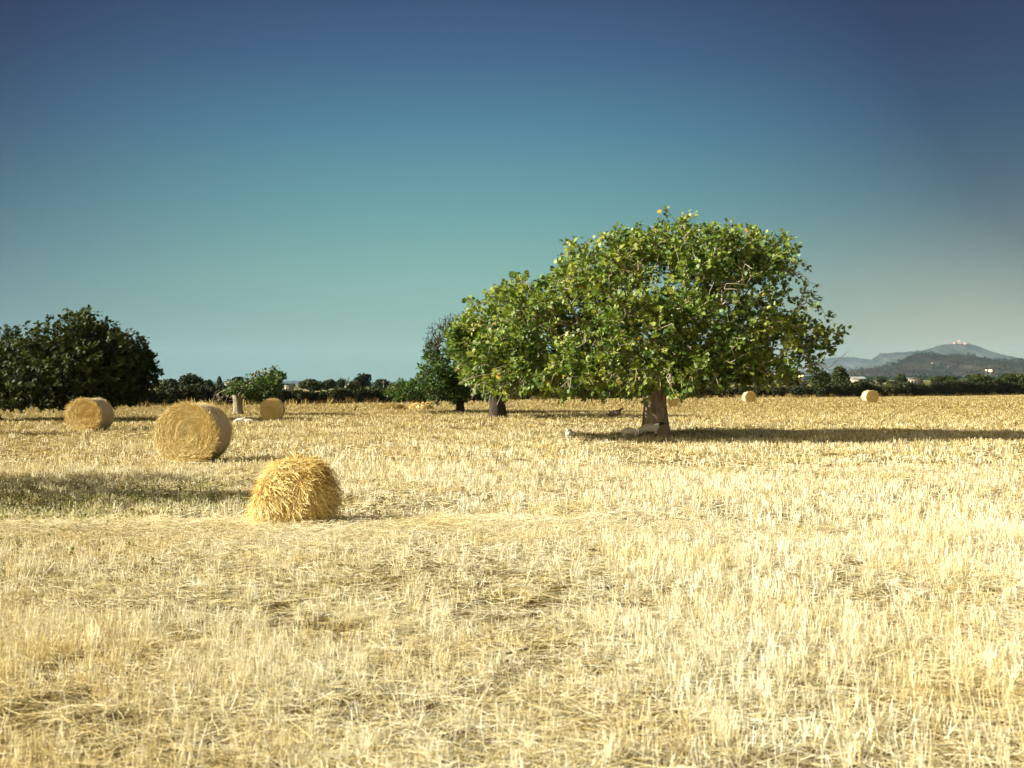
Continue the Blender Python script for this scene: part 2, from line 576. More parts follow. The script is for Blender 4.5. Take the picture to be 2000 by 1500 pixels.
def crown_tips(rng, N, top, bot, dist, depth, clump=0.42, thin=None, per=13, core=0.25):
    """tips spread through a crown with the given side view (pixels) and depth (metres)"""
    top = np.array(top, float)
    bot = np.array(bot, float)
    x0, x1 = top[0, 0], top[-1, 0]
    c, h = (x0 + x1) / 2, (x1 - x0) / 2
    nb = N // per
    out = []
    while len(out) < nb:
        px = rng.uniform(x0, x1)
        zt = Z(np.interp(px, top[:, 0], top[:, 1]), dist)
        zb = Z(np.interp(px, bot[:, 0], bot[:, 1]), dist)
        if rng.rand() > (zt - zb) / 6.5:
            continue
        wy = depth * max(0.12, (1 - ((px - c) / h) ** 2)) ** 0.55
        v = rng.uniform(-1, 1)
        s = rng.rand()
        zc = (1 - abs(v) ** 2.4) ** 0.5
        ss = s * zc
        # closeness to the surface
        r = max(abs(v), s if s > 0.35 else 1 - s * 1.6, abs(px - c) / h)
        if r < 0.72 and rng.rand() > core:
            continue
        z = zb + 0.25 + (zt - zb - 0.4) * ss
        if thin is not None:
            k = thin(px, 750 - (z - CH) / dist * F)
            if rng.rand() > k:
                continue
        out.append((W(px, dist), dist + v * wy, z))
    B = np.array(out)
    P = np.repeat(B, per, 0) + rng.normal(0, clump, (nb * per, 3)) * np.array([1, 1, 0.8])
    zb = Z(np.interp(P[:, 0] / dist * F + 1000, bot[:, 0], bot[:, 1]), dist)
    zt = Z(np.interp(P[:, 0] / dist * F + 1000, top[:, 0], top[:, 1]), dist)
    P[:, 2] = np.clip(P[:, 2], zb + rng.uniform(-0.15, 0.25, len(P)), np.maximum(zt + rng.uniform(-0.30, 0.12, len(P)) + 0.22 * (rng.rand(len(P)) < 0.06), zb + 0.2))
    P[:, 0] = np.clip(P[:, 0], W(x0, dist) - rng.uniform(-0.2, 0.1, len(P)), W(x1, dist) + rng.uniform(-0.2, 0.1, len(P)))
    return P


def grow(rng, tips, base, wander=0.12, nway=0):
    """greedy branching skeleton from base node(s) to all the tips; returns nodes, parent, radius weights"""
    base = np.array(base, float)
    d0 = np.linalg.norm(tips - base[-1], axis=1)
    order = np.argsort(d0)
    n = len(tips)
    cap = len(base) + n * 3 + 10
    Nn = np.zeros((cap, 3))
    par = np.full(cap, -1, int)
    plen = np.zeros(cap)
    Nn[:len(base)] = base
    for i in range(1, len(base)):
        par[i] = i - 1
    cnt = len(base)
    tipid = []
    for k in order:
        p = tips[k]
        D = np.linalg.norm(Nn[:cnt] - p, axis=1)
        cost = D + 0.30 * plen[:cnt] + 1.6 * np.maximum(0, base[-1, 2] + 0.1 - Nn[:cnt, 2]) * (np.arange(cnt) >= len(base))
        j = int(np.argmin(cost))
        L = D[j]
        m = 1 if L < 0.5 else (2 if L < 1.3 else 3)
        prev = j
        q0 = Nn[j].copy()
        for s in range(1, m + 1):
            t = s / m
            q = q0 + (p - q0) * t
            if s < m:
                q = q + rng.normal(0, wander * L, 3) + np.array([0, 0, 0.10 * L * math.sin(PI * t)])
            if cnt >= cap:
                break
            Nn[cnt] = q
            par[cnt] = prev
            plen[cnt] = plen[prev] + L / m
            prev = cnt
            cnt += 1
        tipid.append((k, prev))
    Nn, par = Nn[:cnt], par[:cnt]
    w = np.zeros(cnt)
    hasc = np.zeros(cnt, bool)
    hasc[par[par >= 0]] = True
    w[~hasc] = 1
    for i in range(cnt - 1, 0, -1):
        if par[i] >= 0:
            w[par[i]] += w[i]
    tip_node = np.zeros(n, int)
    for k, i in tipid:
        tip_node[k] = i
    return Nn, par, w, tip_node


def fig_tree(name, label, cat, group, seed, N, top, bot, dist, depth, trunk_px, base_py, tr, leaf, mats, nl=8, simple=False, thin=None,
             clump=0.42, per=13, tipr=0.007, leafless=0.06, fork=None, bare=None, trunk_mesh=None, core=0.25, hang=0, flare=0.45):
    rng = np.random.RandomState(seed)
    bx, by = W(trunk_px, dist), dist
    tips = crown_tips(rng, N, top, bot, dist, depth, clump, thin, per, core)
    bare_mask = np.zeros(len(tips), bool)
    if bare is not None:                        # leafless branches
        tips = np.concatenate([tips, bare])
        bare_mask = np.concatenate([bare_mask, np.ones(len(bare), bool)])
    if hang:                                    # bare drooping twig ends along the bottom of the crown
        px = rng.uniform(bot[0][0], bot[-1][0], hang)
        zb = Z(np.interp(px, [b[0] for b in bot], [b[1] for b in bot]), dist)
        h3 = np.stack([W(px, dist), dist + rng.uniform(-0.8, 0.6, hang) * depth, zb - rng.uniform(0.0, 0.35, hang)], -1)
        tips = np.concatenate([tips, h3])
        bare_mask = np.concatenate([bare_mask, np.ones(hang, bool)])
    fz = fork if fork else 1.5
    root = empty(name, (bx, by, 0), label, cat, group)
    base = [(bx, by, fz * 0.9), (bx, by, fz)]
    Nn, par, w, tn = grow(rng, tips, base)
    r = tipr * w ** (1 / 2.25)
    r = np.minimum(r, tr * 0.72)
    i = np.arange(2, len(Nn))
    A, B = Nn[par[i]], Nn[i]
    ra = np.minimum(r[par[i]], r[i] * 1.5)
    off = np.array([bx, by, 0])
    V, Fa, T = tubes(A - off, B - off, ra, r[i] * 0.95, 5)
    link('branches', np_mesh('branches', V, Fa, T, True), mats[1], root)
    # trunk: ridged, flaring at the foot
    K, H = 28, 12
    zz = np.linspace(-0.1, fz + 0.15, H)
    ang = np.arange(K) / K * 2 * PI
    rows = []
    for a, z in enumerate(zz):
        u = np.clip(z / fz, 0, 1)
        rad = tr * (1 + flare * math.exp(-u * 5.0) + 0.12 * max(0, u - 0.7) / 0.3)
        rr = rad * (1 + 0.06 * np.sin(3 * ang + 1 + 0.6 * z) + 0.05 * np.sin(5 * ang + 2.3 * z) + 0.10 * math.exp(-u * 6) * np.sin(6 * ang + seed) + 0.025 * rng.normal(0, 1, K))
        rows.append(np.stack([np.cos(ang) * rr + 0.10 * tr * math.exp(-u * 4), np.sin(ang) * rr, np.full(K, z)], -1))
    V = np.concatenate(rows)
    ii = np.arange(H - 1)[:, None] * K
    jj = np.arange(K)[None]
    Fa = np.stack([ii + jj, ii + (jj + 1) % K, ii + K + (jj + 1) % K, ii + K + jj], -1).reshape(-1, 4)
    link('trunk', np_mesh('trunk', V, Fa, np.full(len(V), .5), True), mats[2], root)
    # leaves in rosettes at the twig ends
    lm = (~bare_mask) & (rng.rand(len(tips)) > leafless)
    tp = tips[lm]
    td = unit(tp - Nn[par[tn[lm]]] + np.array([0, 0, 0.12]))
    n = len(tp) * nl
    P0 = np.repeat(tp, nl, 0)
    TD = np.repeat(td, nl, 0)
    rv = unit(rng.normal(0, 1, (n, 3)))
    A = unit(rv * 1.0 + TD * 0.75 + np.array([0, 0, -0.12]))
    Nm = unit(rng.normal(0, 0.50, (n, 3)) + np.array([-0.18, -0.35, 0.72]) + TD * 0.25)
    P = P0 - TD * rng.uniform(0, 0.22, n)[:, None] + A * 0.05 + rng.normal(0, 0.05, (n, 3))
    size = leaf * rng.uniform(0.55, 1.2, n)
    tone = np.clip(0.45 * (np.repeat(vnoise(tp[:, 0] * 3 + 60, tp[:, 2] * 3 + tp[:, 1] * 2 + 60, 2.2, seed), nl) - 0.5) + np.repeat(rng.normal(0.50, 0.14, len(tp)), nl) + rng.normal(0, 0.15, n), 0, 0.95)
    tone = np.where(rng.rand(n) < 0.003, 0.99, tone)
    V, Fa, T = leaves(P - off, A, Nm, size, tone, simple)
    link('crown', np_mesh('crown', V, Fa, T), mats[0], root)
    return root


def arc_bare(rng, cx, cy, dist, n, rx, ry, a0, a1, depth):
    a = rng.uniform(R(a0), R(a1), n)
    s = rng.uniform(0.45, 1.0, n)
    return np.stack([W(cx + np.cos(a) * rx * s, dist), dist + rng.uniform(-1, 1, n) * depth, Z(cy - np.sin(a) * ry * s, dist)], -1)


rg = np.random.RandomState(77)
DM = G(855)   # main tree distance


def thin_main(px, py):
    k = 1.0
    if px > 1470:
        k = 0.50
        if 1490 < px < 1575 and 540 < py < 610:
            k = 0.06
        if 1480 < px < 1560 and 640 < py < 715:
            k = 0.25
    if 1075 < px < 1110 and 480 < py < 520:
        k = 0.3
    return k


bare_main = np.concatenate([
    arc_bare(rg, 1180, 640, DM - 3.6, 26, 75, 60, 180, 330, 0.5), arc_bare(rg, 1215, 560, DM - 3.3, 14, 50, 60, 40, 150, 0.4),
    arc_bare(rg, 1420, 520, DM - 3.2, 18, 70, 60, 220, 380, 0.5), arc_bare(rg, 1560, 580, DM, 8, 45, 50, -40, 60, 1.0),
    arc_bare(rg, 1550, 670, DM - 1.0, 14, 45, 40, 0, 360, 1.2),
    arc_bare(rg, 1400, 700, DM - 3.2, 14, 50, 40, 180, 360, 0.5)])
fig_tree('fig_tree', 'largest green fig tree, broad domed crown, thick pale trunk with sheep at its foot', 'tree', None, 11, 7400,
         [(885, 655), (900, 608), (930, 588), (965, 572), (990, 548), (1020, 524), (1050, 528), (1078, 548), (1090, 505), (1105, 487), (1140, 462), (1180, 452), (1230, 450), (1265, 448),
          (1281, 402), (1293, 404), (1300, 430), (1350, 428), (1390, 430), (1440, 442), (1480, 452), (1520, 470), (1550, 492), (1572, 535), (1590, 575), (1605, 605), (1630, 640)],
         [(885, 665), (900, 735), (930, 766), (1000, 774), (1200, 773), (1300, 770), (1370, 764), (1430, 752), (1490, 748), (1530, 738), (1570, 718), (1600, 692), (1630, 650)],
         DM, 3.9, 1278, 855, 0.37, 0.160, (M_fig, M_twig, M_bark), nl=9, thin=thin_main, leafless=0.07, fork=1.95, per=20, clump=0.37, bare=bare_main, core=0.3, hang=150, tipr=0.0085, flare=0.62)

# the second tree of the row, whose crown merges behind the first
DA = G(816)
fig_tree('fig_tree', 'fig tree with a dark tapering trunk just left behind the largest tree', 'tree', 'row of fig trees behind the largest tree', 12, 1100,
         [(905, 700), (925, 660), (960, 640), (1010, 630), (1060, 640), (1090, 690)],
         [(905, 720), (930, 770), (970, 775), (1060, 772), (1090, 740)],
         DA, 4.0, 970, 816, 0.42, 0.22, (M_figm, M_barkd, M_barkd), nl=8, simple=True, fork=1.8, hang=40, flare=0.25)
DB = G(807)
bare_b = np.concatenate([arc_bare(rg, 885, 680, DB, 330, 62, 68, 75, 190, 1.5), arc_bare(rg, 870, 700, DB, 60, 50, 50, 60, 200, 1.2)])
fig_tree('fig_tree', 'half dead fig tree with leafless twigs on top and a low dark green skirt', 'tree', 'row of fig trees behind the largest tree', 13, 2100,
         [(752, 772), (765, 758), (785, 735), (800, 752), (815, 735), (826, 700), (842, 662), (868, 636), (890, 622), (915, 630), (960, 650)],
         [(752, 770), (775, 779), (830, 781), (880, 781), (920, 780), (960, 775)],
         DB, 3.6, 898, 807, 0.24, 0.21, (M_figm, M_barkd, M_barkd), nl=8, simple=True, fork=1.0, bare=bare_b, hang=60, thin=lambda px, py: 1.0 if py > 705 else 0.6, clump=0.36, tipr=0.012)

# big dark tree on the left and its neighbours
DC = 50.0
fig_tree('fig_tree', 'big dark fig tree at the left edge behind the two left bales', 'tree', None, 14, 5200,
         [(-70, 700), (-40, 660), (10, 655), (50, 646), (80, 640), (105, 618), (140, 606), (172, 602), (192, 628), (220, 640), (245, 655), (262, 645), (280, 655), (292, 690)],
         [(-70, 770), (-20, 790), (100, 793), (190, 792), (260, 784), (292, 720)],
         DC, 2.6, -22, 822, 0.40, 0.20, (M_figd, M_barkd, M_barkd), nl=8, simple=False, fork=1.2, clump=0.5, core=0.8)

DD = G(810)
fig_tree('fig_tree', 'small open fig tree on a stout pale trunk beside the third bale from the left', 'tree', None, 15, 520,
         [(445, 765), (455, 745), (478, 732), (485, 722), (497, 728), (504, 712), (514, 716), (524, 728), (533, 720), (546, 716), (553, 735)],
         [(445, 768), (470, 764), (490, 774), (520, 780), (540, 768), (552, 742)],
         DD, 1.6, 464, 810, 0.24, 0.20, (M_figm, M_bark, M_barkp), nl=6, simple=True, fork=1.0, clump=0.26, tipr=0.008,
         bare=np.concatenate([arc_bare(rg, 440, 775, DD, 26, 26, 18, 100, 250, 0.8), arc_bare(rg, 515, 745, DD, 24, 40, 30, 0, 120, 0.8)]), core=0.8)

# two trees standing to the left outside the picture: their shade falls across the field
for (X, Y, hh, seed, wpx) in ((-13.2, 15.6, 5.4, 31, 0), (-24.5, 34.5, 5.0, 32, 0)):
    rr_ = 2.9 if seed == 31 else 2.2
    pc = 1000 + X / Y * F
    dp = rr_ / Y * F
    tpz = 750 - (hh - CH) / Y * F
    bz = 750 - (1.0 - CH) / Y * F
    fig_tree('fig_tree', ('leafy fig tree standing outside the left edge nearest the camera' if seed == 31 else 'leafy fig tree outside the left edge level with the largest tree'),
             'tree', None, seed, 520,
             [(pc - dp, bz * 0.5 + tpz * 0.5), (pc - dp * 0.7, tpz + (bz - tpz) * 0.2), (pc, tpz), (pc + dp * 0.7, tpz + (bz - tpz) * 0.25), (pc + dp, bz * 0.5 + tpz * 0.5)],
             [(pc - dp, bz * 0.6 + tpz * 0.4), (pc - dp * 0.6, bz), (pc, bz), (pc + dp * 0.6, bz), (pc + dp, bz * 0.6 + tpz * 0.4)],
             Y, 3.1 if seed == 31 else 1.3, pc, 0, 0.25, 0.24, (M_figm, M_barkd, M_barkd), nl=7, simple=True, fork=1.2, core=0.8)


# ------------------------------------------------------------------ hedgerows
def hedge(name, label, px0, px1, toppts, seed, dens, width=2.6, mat=M_bram):
    rng = np.random.RandomState(seed)
    pxc = (px0 + px1) / 2
    bx, by = W(pxc, hedge_Y(pxc)), hedge_Y(pxc)
    n = int(dens * (px1 - px0))
    px = rng.uniform(px0, px1, n)
    tp = np.array(toppts, float)
    Y0 = hedge_Y(px)
    zt = Z(np.interp(px, tp[:, 0], tp[:, 1]), Y0)
    lump = 0.72 + 0.45 * vnoise(px, px * 0, 16, seed) + 0.18 * vnoise(px, px * 0, 5, seed + 1)
    zt = zt * lump
    v = rng.uniform(-1, 1, n)
    zc = zt * (1 - np.abs(v) ** 3) ** 0.5
    s = rng.rand(n) ** 0.75
    Y = Y0 + width * 0.5 + v * width * 0.5 + 0.5 * (vnoise(px, px * 0, 9, seed + 3) - 0.5) * 2
    P = np.stack([W(px, Y), Y, und(W(px, Y), Y) + 0.03 + s * zc], -1)
    A = unit(rng.normal(0, 1, (n, 3)) + np.array([0, 0, 0.2]))
    Nm = unit(rng.normal(0, 0.7, (n, 3)) + np.array([-0.1, -0.6, 0.5]))
    size = rng.uniform(0.10, 0.26, n) * np.interp(Y0, [70, 160], [0.9, 1.5])
    tone = np.clip(rng.normal(0.4, 0.2, n) + 0.5 * (vnoise(px, px * 0 + 3, 22, seed + 7) - 0.5), 0, 1)
    V, Fa, T = leaves(P - np.array([bx, by, 0]), A, Nm, size, tone, True)
    o = link(name, np_mesh(name, V, Fa, T), mat)
    o.location = (bx, by, 0)
    return tag(o, label, 'hedge')


hedge('hedgerow', 'dark bramble hedgerow closing the field on the left', -260, 930,
      [(-260, 750), (64, 757), (320, 760), (560, 762), (600, 764), (760, 766), (930, 768)], 51, 90)
hedge('hedgerow', 'dark bramble hedgerow closing the field on the right behind the far bales', 932, 2240,
      [(930, 766), (1300, 762), (1420, 758), (1500, 756), (1600, 758), (1660, 752), (1750, 752), (1850, 748), (1936, 744), (2240, 742)], 52, 90, 4.0)


def weeds():
    """dry tall grass along the foot of the hedges"""
    rng = np.random.RandomState(61)
    n = 26000
    px = rng.uniform(-260, 2240, n)
    ok = rng.rand(n) < 0.25 + 0.9 * vnoise(px, px * 0, 11, 62)
    px = px[ok]
    n = len(px)
    Y = hedge_Y(px) - rng.exponential(0.55, n) + 0.4
    X = W(px, Y)
    D = unit(np.stack([rng.normal(0, 0.3, n), rng.normal(0, 0.3, n), np.ones(n)], -1))
    yaw = rng.uniform(-1, 1, n)
    S = np.stack([np.cos(yaw), np.sin(yaw), 0 * yaw], -1)
    hh = rng.uniform(0.18, 0.55, n) * (0.45 + vnoise(px, px * 0, 7, 66))
    V, Fa, T = ribbons(np.stack([X, Y, und(X, Y)], -1), D, S, np.full(n, 0.05), hh, tone=rng.rand(n), taper=0.3)
    tag(link('dry_grass', np_mesh('dry_grass', V, Fa, T), M_wild), 'strip of tall dry grass along the foot of the hedges', 'grass', kind='stuff')


weeds()


def green_weeds():
    rng = np.random.RandomState(64)
    n = 16000
    Y = rng.uniform(9.0, 22, n)
    X = rng.uniform(-0.62, 0.2, n) * Y
    d = np.exp(-((Y - 15.6 - 0.12 * X) / 2.6) ** 2) * np.clip((-3.4 - X) / 2.0, 0, 1)
    ok = rng.rand(n) < 0.001 + d * (0.35 + 0.9 * vnoise(X + 50, Y, 0.7, 65))
    X, Y = X[ok], Y[ok]
    k = 7
    m = len(X) * k
    P = np.stack([np.repeat(X, k) + rng.normal(0, 0.04, m), np.repeat(Y, k) + rng.normal(0, 0.04, m), rng.uniform(0.02, 0.14, m)], -1)
    A = unit(rng.normal(0, 1, (m, 3)) + np.array([0, 0, 0.5]))
    Nm = unit(rng.normal(0, 0.5, (m, 3)) + np.array([0, 0, 1.0]))
    V, Fa, T = leaves(P, A, Nm, rng.uniform(0.02, 0.05, m), rng.rand(m), True)
    tag(link('weeds', np_mesh('weeds', V, Fa, T), M_weed), 'low green weeds in the shaded stubble at the left', 'weeds', kind='stuff')


M_weed = mat_leaf('green_weed', [(0.0, (0.13, 0.14, 0.04)), (1.0, (0.30, 0.29, 0.10))], 0.25)
green_weeds()


# ------------------------------------------------------------------ trees beyond the hedge
def far_tree(name, label, px, ytop, ybot, wpx, dist, seed, mat=M_ever, lobes=7, size=None, cat='tree', group=None, umbrella=False, n=1500):
    rng = np.random.RandomState(seed)
    X, Y = W(px, dist), dist
    g = float(und(X, Y))
    zt, zb = Z(ytop, dist), max(Z(ybot, dist), g + 0.2)
    zb = min(zb, zt - 0.6)
    rw = wpx / F * dist / 2
    root = empty(name, (X, Y, g), label, cat, group)
    off = np.array([X, Y, g])
    hc, hh = (zt + zb) / 2, (zt - zb) / 2
    cs = []
    for k in range(lobes):
        a = rng.uniform(0, 2 * PI)
        rr = rng.uniform(0.1, 0.62)
        zc = rng.uniform(-0.45, 0.5)
        fac = math.sqrt(max(0.1, 1 - zc * zc))
        cs.append((X + math.cos(a) * rr * rw * fac, Y + math.sin(a) * rr * rw * fac, hc + zc * hh, rw * rng.uniform(0.32, 0.5), hh * rng.uniform(0.38, 0.55)))
    cs.append((X, Y, hc + hh * 0.25, rw * 0.62, hh * 0.72))
    cs = np.array(cs)
    k = rng.randint(0, len(cs), n)
    u = unit(rng.normal(0, 1, (n, 3))) * (rng.uniform(0.62, 1.06, n))[:, None]
    P = cs[k, :3] + u * np.stack([cs[k, 3], cs[k, 3], cs[k, 4]], -1)
    sz = (size or max(0.16, 4.2 / F * dist)) * rng.uniform(0.6, 1.4, n)
    A = unit(rng.normal(0, 1, (n, 3)))
    Nm = unit(u + rng.normal(0, 0.5, (n, 3)) + np.array([0, 0, 0.3]))
    tone = np.clip(rng.normal(0.45, 0.22, n), 0, 1)
    V, Fa, T = leaves(P - off - A * sz[:, None] * 0.5, A, Nm, sz, tone, True)
    link('crown', np_mesh('crown', V, Fa, T), mat, root)
    tz = hc
    a0 = np.array([[0, 0, -0.1]])
    V1 = tubes(a0, np.array([[0.02 * rw, 0, (tz - g)]]), np.array([max(0.10, rw * 0.10)]), np.array([max(0.06, rw * 0.06)]), 8)
    lp = cs[:, :3] - off
    V2 = tubes(np.repeat(np.array([[0, 0, (tz - g) * 0.7]]), len(lp), 0), lp, np.full(len(lp), max(0.04, rw * 0.035)), np.full(len(lp), 0.02), 5)
    V, Fa, T = joinm([V1, V2])
    link('trunk', np_mesh('trunk', V, Fa, T), M_barkd, root)
    return root


FT = [
    ('bushy_tree', 'dark bushy tree showing just right of the big left tree, a pole before it', 326, 739, 772, 62, 105, M_ever),
    ('round_tree', 'dark round-topped tree above the big near bale', 369, 728, 772, 62, 100, M_ever),
    ('low_tree', 'low dark tree left of the cypress and white farmhouse', 405, 742, 765, 34, 190, M_ever),
    ('round_tree', 'dark dome of a tree rising behind the small open fig tree', 466, 735, 762, 34, 180, M_ever),
    ('bushy_tree', 'green bushy tree right of the low flat-roofed house', 606, 740, 768, 66, 130, M_figd),
    ('low_tree', 'low dark tree touching the green bushy tree on its right', 640, 741, 764, 34, 190, M_ever),
    ('round_tree', 'round dark tree with a thin pole at its right edge', 668, 738, 764, 32, 200, M_ever),
    ('round_tree', 'tallest dome-shaped dark tree of the middle distance', 708, 727, 762, 38, 210, M_ever),
    ('olive_tree', 'greyish olive shrub tree in front of the tallest dome-shaped tree', 692, 743, 768, 38, 125, M_olive),
    ('bushy_tree', 'dark wide tree filling the gap before the half dead fig tree', 746, 740, 766, 48, 200, M_ever),
    ('bushy_tree', 'small dark tree between the round tree and the open sky left of the dome', 652, 745, 764, 26, 230, M_ever),
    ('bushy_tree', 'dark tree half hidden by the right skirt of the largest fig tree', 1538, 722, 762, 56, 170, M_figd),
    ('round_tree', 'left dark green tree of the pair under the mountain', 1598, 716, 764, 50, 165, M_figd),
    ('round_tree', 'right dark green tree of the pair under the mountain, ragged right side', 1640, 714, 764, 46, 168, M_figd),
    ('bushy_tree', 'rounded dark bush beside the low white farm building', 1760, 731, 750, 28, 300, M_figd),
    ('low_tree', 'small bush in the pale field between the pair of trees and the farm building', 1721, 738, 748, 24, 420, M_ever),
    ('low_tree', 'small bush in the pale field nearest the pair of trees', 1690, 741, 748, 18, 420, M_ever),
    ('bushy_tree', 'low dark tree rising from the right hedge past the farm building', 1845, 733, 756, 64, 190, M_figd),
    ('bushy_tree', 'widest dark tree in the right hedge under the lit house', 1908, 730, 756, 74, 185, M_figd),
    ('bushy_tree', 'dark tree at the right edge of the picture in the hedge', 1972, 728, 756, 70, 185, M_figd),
    ('bushy_tree', 'dark tree behind the big left fig tree at the left edge', 20, 735, 770, 90, 110, M_ever),
    ('low_tree', 'low dark shrub beside the farm wall left of the small open fig tree', 434, 752, 768, 22, 130, M_ever),
]
for i, (nm, lb, px, yt, yb, w, d, mt) in enumerate(FT):
    far_tree(nm, lb, px, yt, yb, w, d, 200 + i, mt, n=2600 if w > 40 else 1500)


def cypress():
    d = 200.0
    X = W(428.5, d)
    root = empty('cypress_tree', (X, d, 0), 'thin dark cypress left of the white farmhouse', 'tree')
    rng = np.random.RandomState(5)
    n = 500
    t = rng.rand(n)
    a = rng.uniform(0, 2 * PI, n)
    r = 0.5 * np.sin(PI * np.clip(t * 0.9 + 0.08, 0, 1)) ** 0.7
    P = np.stack([np.cos(a) * r, np.sin(a) * r, 0.3 + t * 2.7], -1)
    V, Fa, T = leaves(P, unit(np.stack([np.cos(a) * .2, np.sin(a) * .2, np.ones(n)], -1)), np.stack([np.cos(a), np.sin(a), 0 * a], -1), np.full(n, 0.4), rng.rand(n), True)
    link('crown', np_mesh('crown', V, Fa, T), M_ever, root)
    V, Fa, T = tubes(np.array([[0, 0, 0.]]), np.array([[0, 0, 2.6]]), np.array([.09]), np.array([.03]), 6)
    link('trunk', np_mesh('trunk', V, Fa, T), M_barkd, root)


cypress()


def palm():
    d = 195.0
    X = W(436, d)
    root = empty('palm_tree', (X, d, 0), 'small shaggy palm between the cypress and the white farmhouse', 'tree')
    rng = np.random.RandomState(6)
    n = 34
    a = rng.uniform(0, 2 * PI, n)
    e = rng.uniform(-0.2, 1.2, n)
    D = np.stack([np.cos(a) * np.cos(e), np.sin(a) * np.cos(e), np.sin(e)], -1)
    V, Fa, T = ribbons(np.repeat(np.array([[0, 0, 1.55]]), n, 0), D, unit(np.cross(D, np.array([0, 0, 1.0]))), np.full(n, 0.16), np.full(n, 1.0),
                       bend=np.stack([0 * a, 0 * a, -0.35 + 0 * a], -1), seg=3, tone=rng.rand(n), taper=0.3)
    link('crown', np_mesh('crown', V, Fa, T), M_ever, root)
    V, Fa, T = tubes(np.array([[0, 0, 0.]]), np.array([[0, 0, 1.6]]), np.array([.16]), np.array([.13]), 7)
    link('trunk', np_mesh('trunk', V, Fa, T), M_barkd, root)


palm()

# ------------------------------------------------------------------ buildings
M_wall = mat_simple('limewashed_wall', (0.34, 0.30, 0.23), (0.46, 0.42, 0.33), 0.8)
M_wallg = mat_simple('grey_stone_wall', (0.20, 0.18, 0.14), (0.36, 0.33, 0.26), 2.0)
M_roof = mat_simple('clay_roof', (0.26, 0.20, 0.14), (0.36, 0.28, 0.20), 1.5)
M_tin = mat_simple('pale_sheet_roof', (0.24, 0.25, 0.24), (0.33, 0.33, 0.31), 0.4)
M_dark = mat_simple('window_dark', (0.02, 0.02, 0.02), (0.04, 0.04, 0.04), 2.0, 0.3, 0.5)


def emis(name, colr, s):
    m = bpy.data.materials.new(name)
    t, out = ptree(m)
    e = nd(t, 'ShaderNodeEmission')
    e.inputs[0].default_value = (*colr, 1)
    e.inputs[1].default_value = s
    t.links.new(e.outputs[0], out.inputs[0])
    return m


M_red = emis('red_beacon', (1.0, 0.12, 0.05), 3.5)
M_yel = emis('warm_lamp', (1.0, 0.55, 0.16), 3.0)


def house(name, label, px0, px1, yt, yb, dist, mw, mr, pitched=True, nwin=2, depth=5.0, group=None):
    x0, x1 = W(px0, dist), W(px1, dist)
    xc = (x0 + x1) / 2
    g = float(und(xc, dist))
    zt = Z(yt, dist) - g
    hw = (x1 - x0) / 2
    rh = min(0.3 * zt, hw * 0.45) if pitched else 0.18
    wh = zt - rh
    root = empty(name, (xc, dist, g), label, 'house', group)
    V, Fa, T = box(-hw, hw, 0, depth, -0.3, wh)
    link('wall', np_mesh('wall', V, Fa), mw, root)
    e = 0.12
    if pitched:
        V = np.array([[-hw - e, -e, wh - 0.02], [hw + e, -e, wh - 0.02], [hw + e, depth + e, wh - 0.02], [-hw - e, depth + e, wh - 0.02],
                      [-hw - e, depth / 2, wh + rh], [hw + e, depth / 2, wh + rh]])
        q = np.array([[0, 1, 5, 4], [2, 3, 4, 5], [3, 2, 1, 0], [0, 4, 3, 3], [1, 2, 5, 5]])
        me = bpy.data.meshes.new('roof')
        me.from_pydata(V.tolist(), [], [(0, 1, 5, 4), (2, 3, 4, 5), (3, 2, 1, 0), (0, 4, 3), (1, 2, 5)])
    else:
        V, Fa, T = box(-hw - e, hw + e, -e, depth + e, wh + 0.002, wh + rh)
        me = np_mesh('roof', V, Fa)
    link('roof', me, mr, root)
    for k in range(nwin):
        cx = -hw + (k + 0.5) * 2 * hw / nwin
        ww = min(0.5, hw / nwin * 0.5)
        V, Fa, T = box(cx - ww, cx + ww, -0.03, -0.003, wh * 0.40, wh * 0.75)
        link('window', np_mesh('window', V, Fa), M_dark, root)
    return root


house('farmhouse', 'white farmhouse with a pointed gable beside the palm and cypress', 438.5, 446, 746, 760, 205, M_wall, M_roof, True, 1, 1.4)
house('farm_shed', 'long low grey shed roof left of the white farmhouse', 411, 437, 757, 764, 150, M_wallg, M_wall, False, 3, 4)
house('farmhouse', 'small flat-roofed stone house between the open fig tree and the green bushy tree', 556, 567, 753, 762, 230, M_wall, M_wall, False, 2, 4)
house('farm_building', 'low white farm building beside the rounded bush on the right', 1772, 1797, 738, 748, 330, M_wall, M_tin, False, 4, 6)
house('greenhouse', 'long pale-roofed shed right of the pair of trees', 1663, 1692, 735.5, 741, 520, M_wallg, M_tin, True, 0, 8)

M_pole = mat_simple('pole_wood', (0.12, 0.10, 0.08), (0.22, 0.19, 0.15), 4.0)


def pole(label, px, yt, dist, seed):
    X = W(px, dist)
    g = float(und(X, dist))
    root = empty('utility_pole', (X, dist, g), label, 'pole', 'utility poles beyond the hedge')
    h = Z(yt, dist) - g
    V, Fa, T = tubes(np.array([[0, 0, -0.2]]), np.array([[0, 0, h]]), np.array([.10]), np.array([.07]), 8)
    link('shaft', np_mesh('shaft', V, Fa, T), M_pole, root)
    V, Fa, T = box(-0.5, 0.5, -0.13, -0.08, h - 0.5, h - 0.44)
    link('crossarm', np_mesh('crossarm', V, Fa), M_pole, root)


pole('thin pole in front of the bushy tree right of the big left fig tree', 319, 740, 102, 1)
pole('thin pole at the edge of the round dark tree in the middle distance', 680, 735, 190, 2)
pole('thin pole in front of the dark wide tree left of the half dead fig tree', 749.5, 742, 185, 3)
pole('thin pole in the pale field right of the pair of trees', 1711, 736, 300, 4)

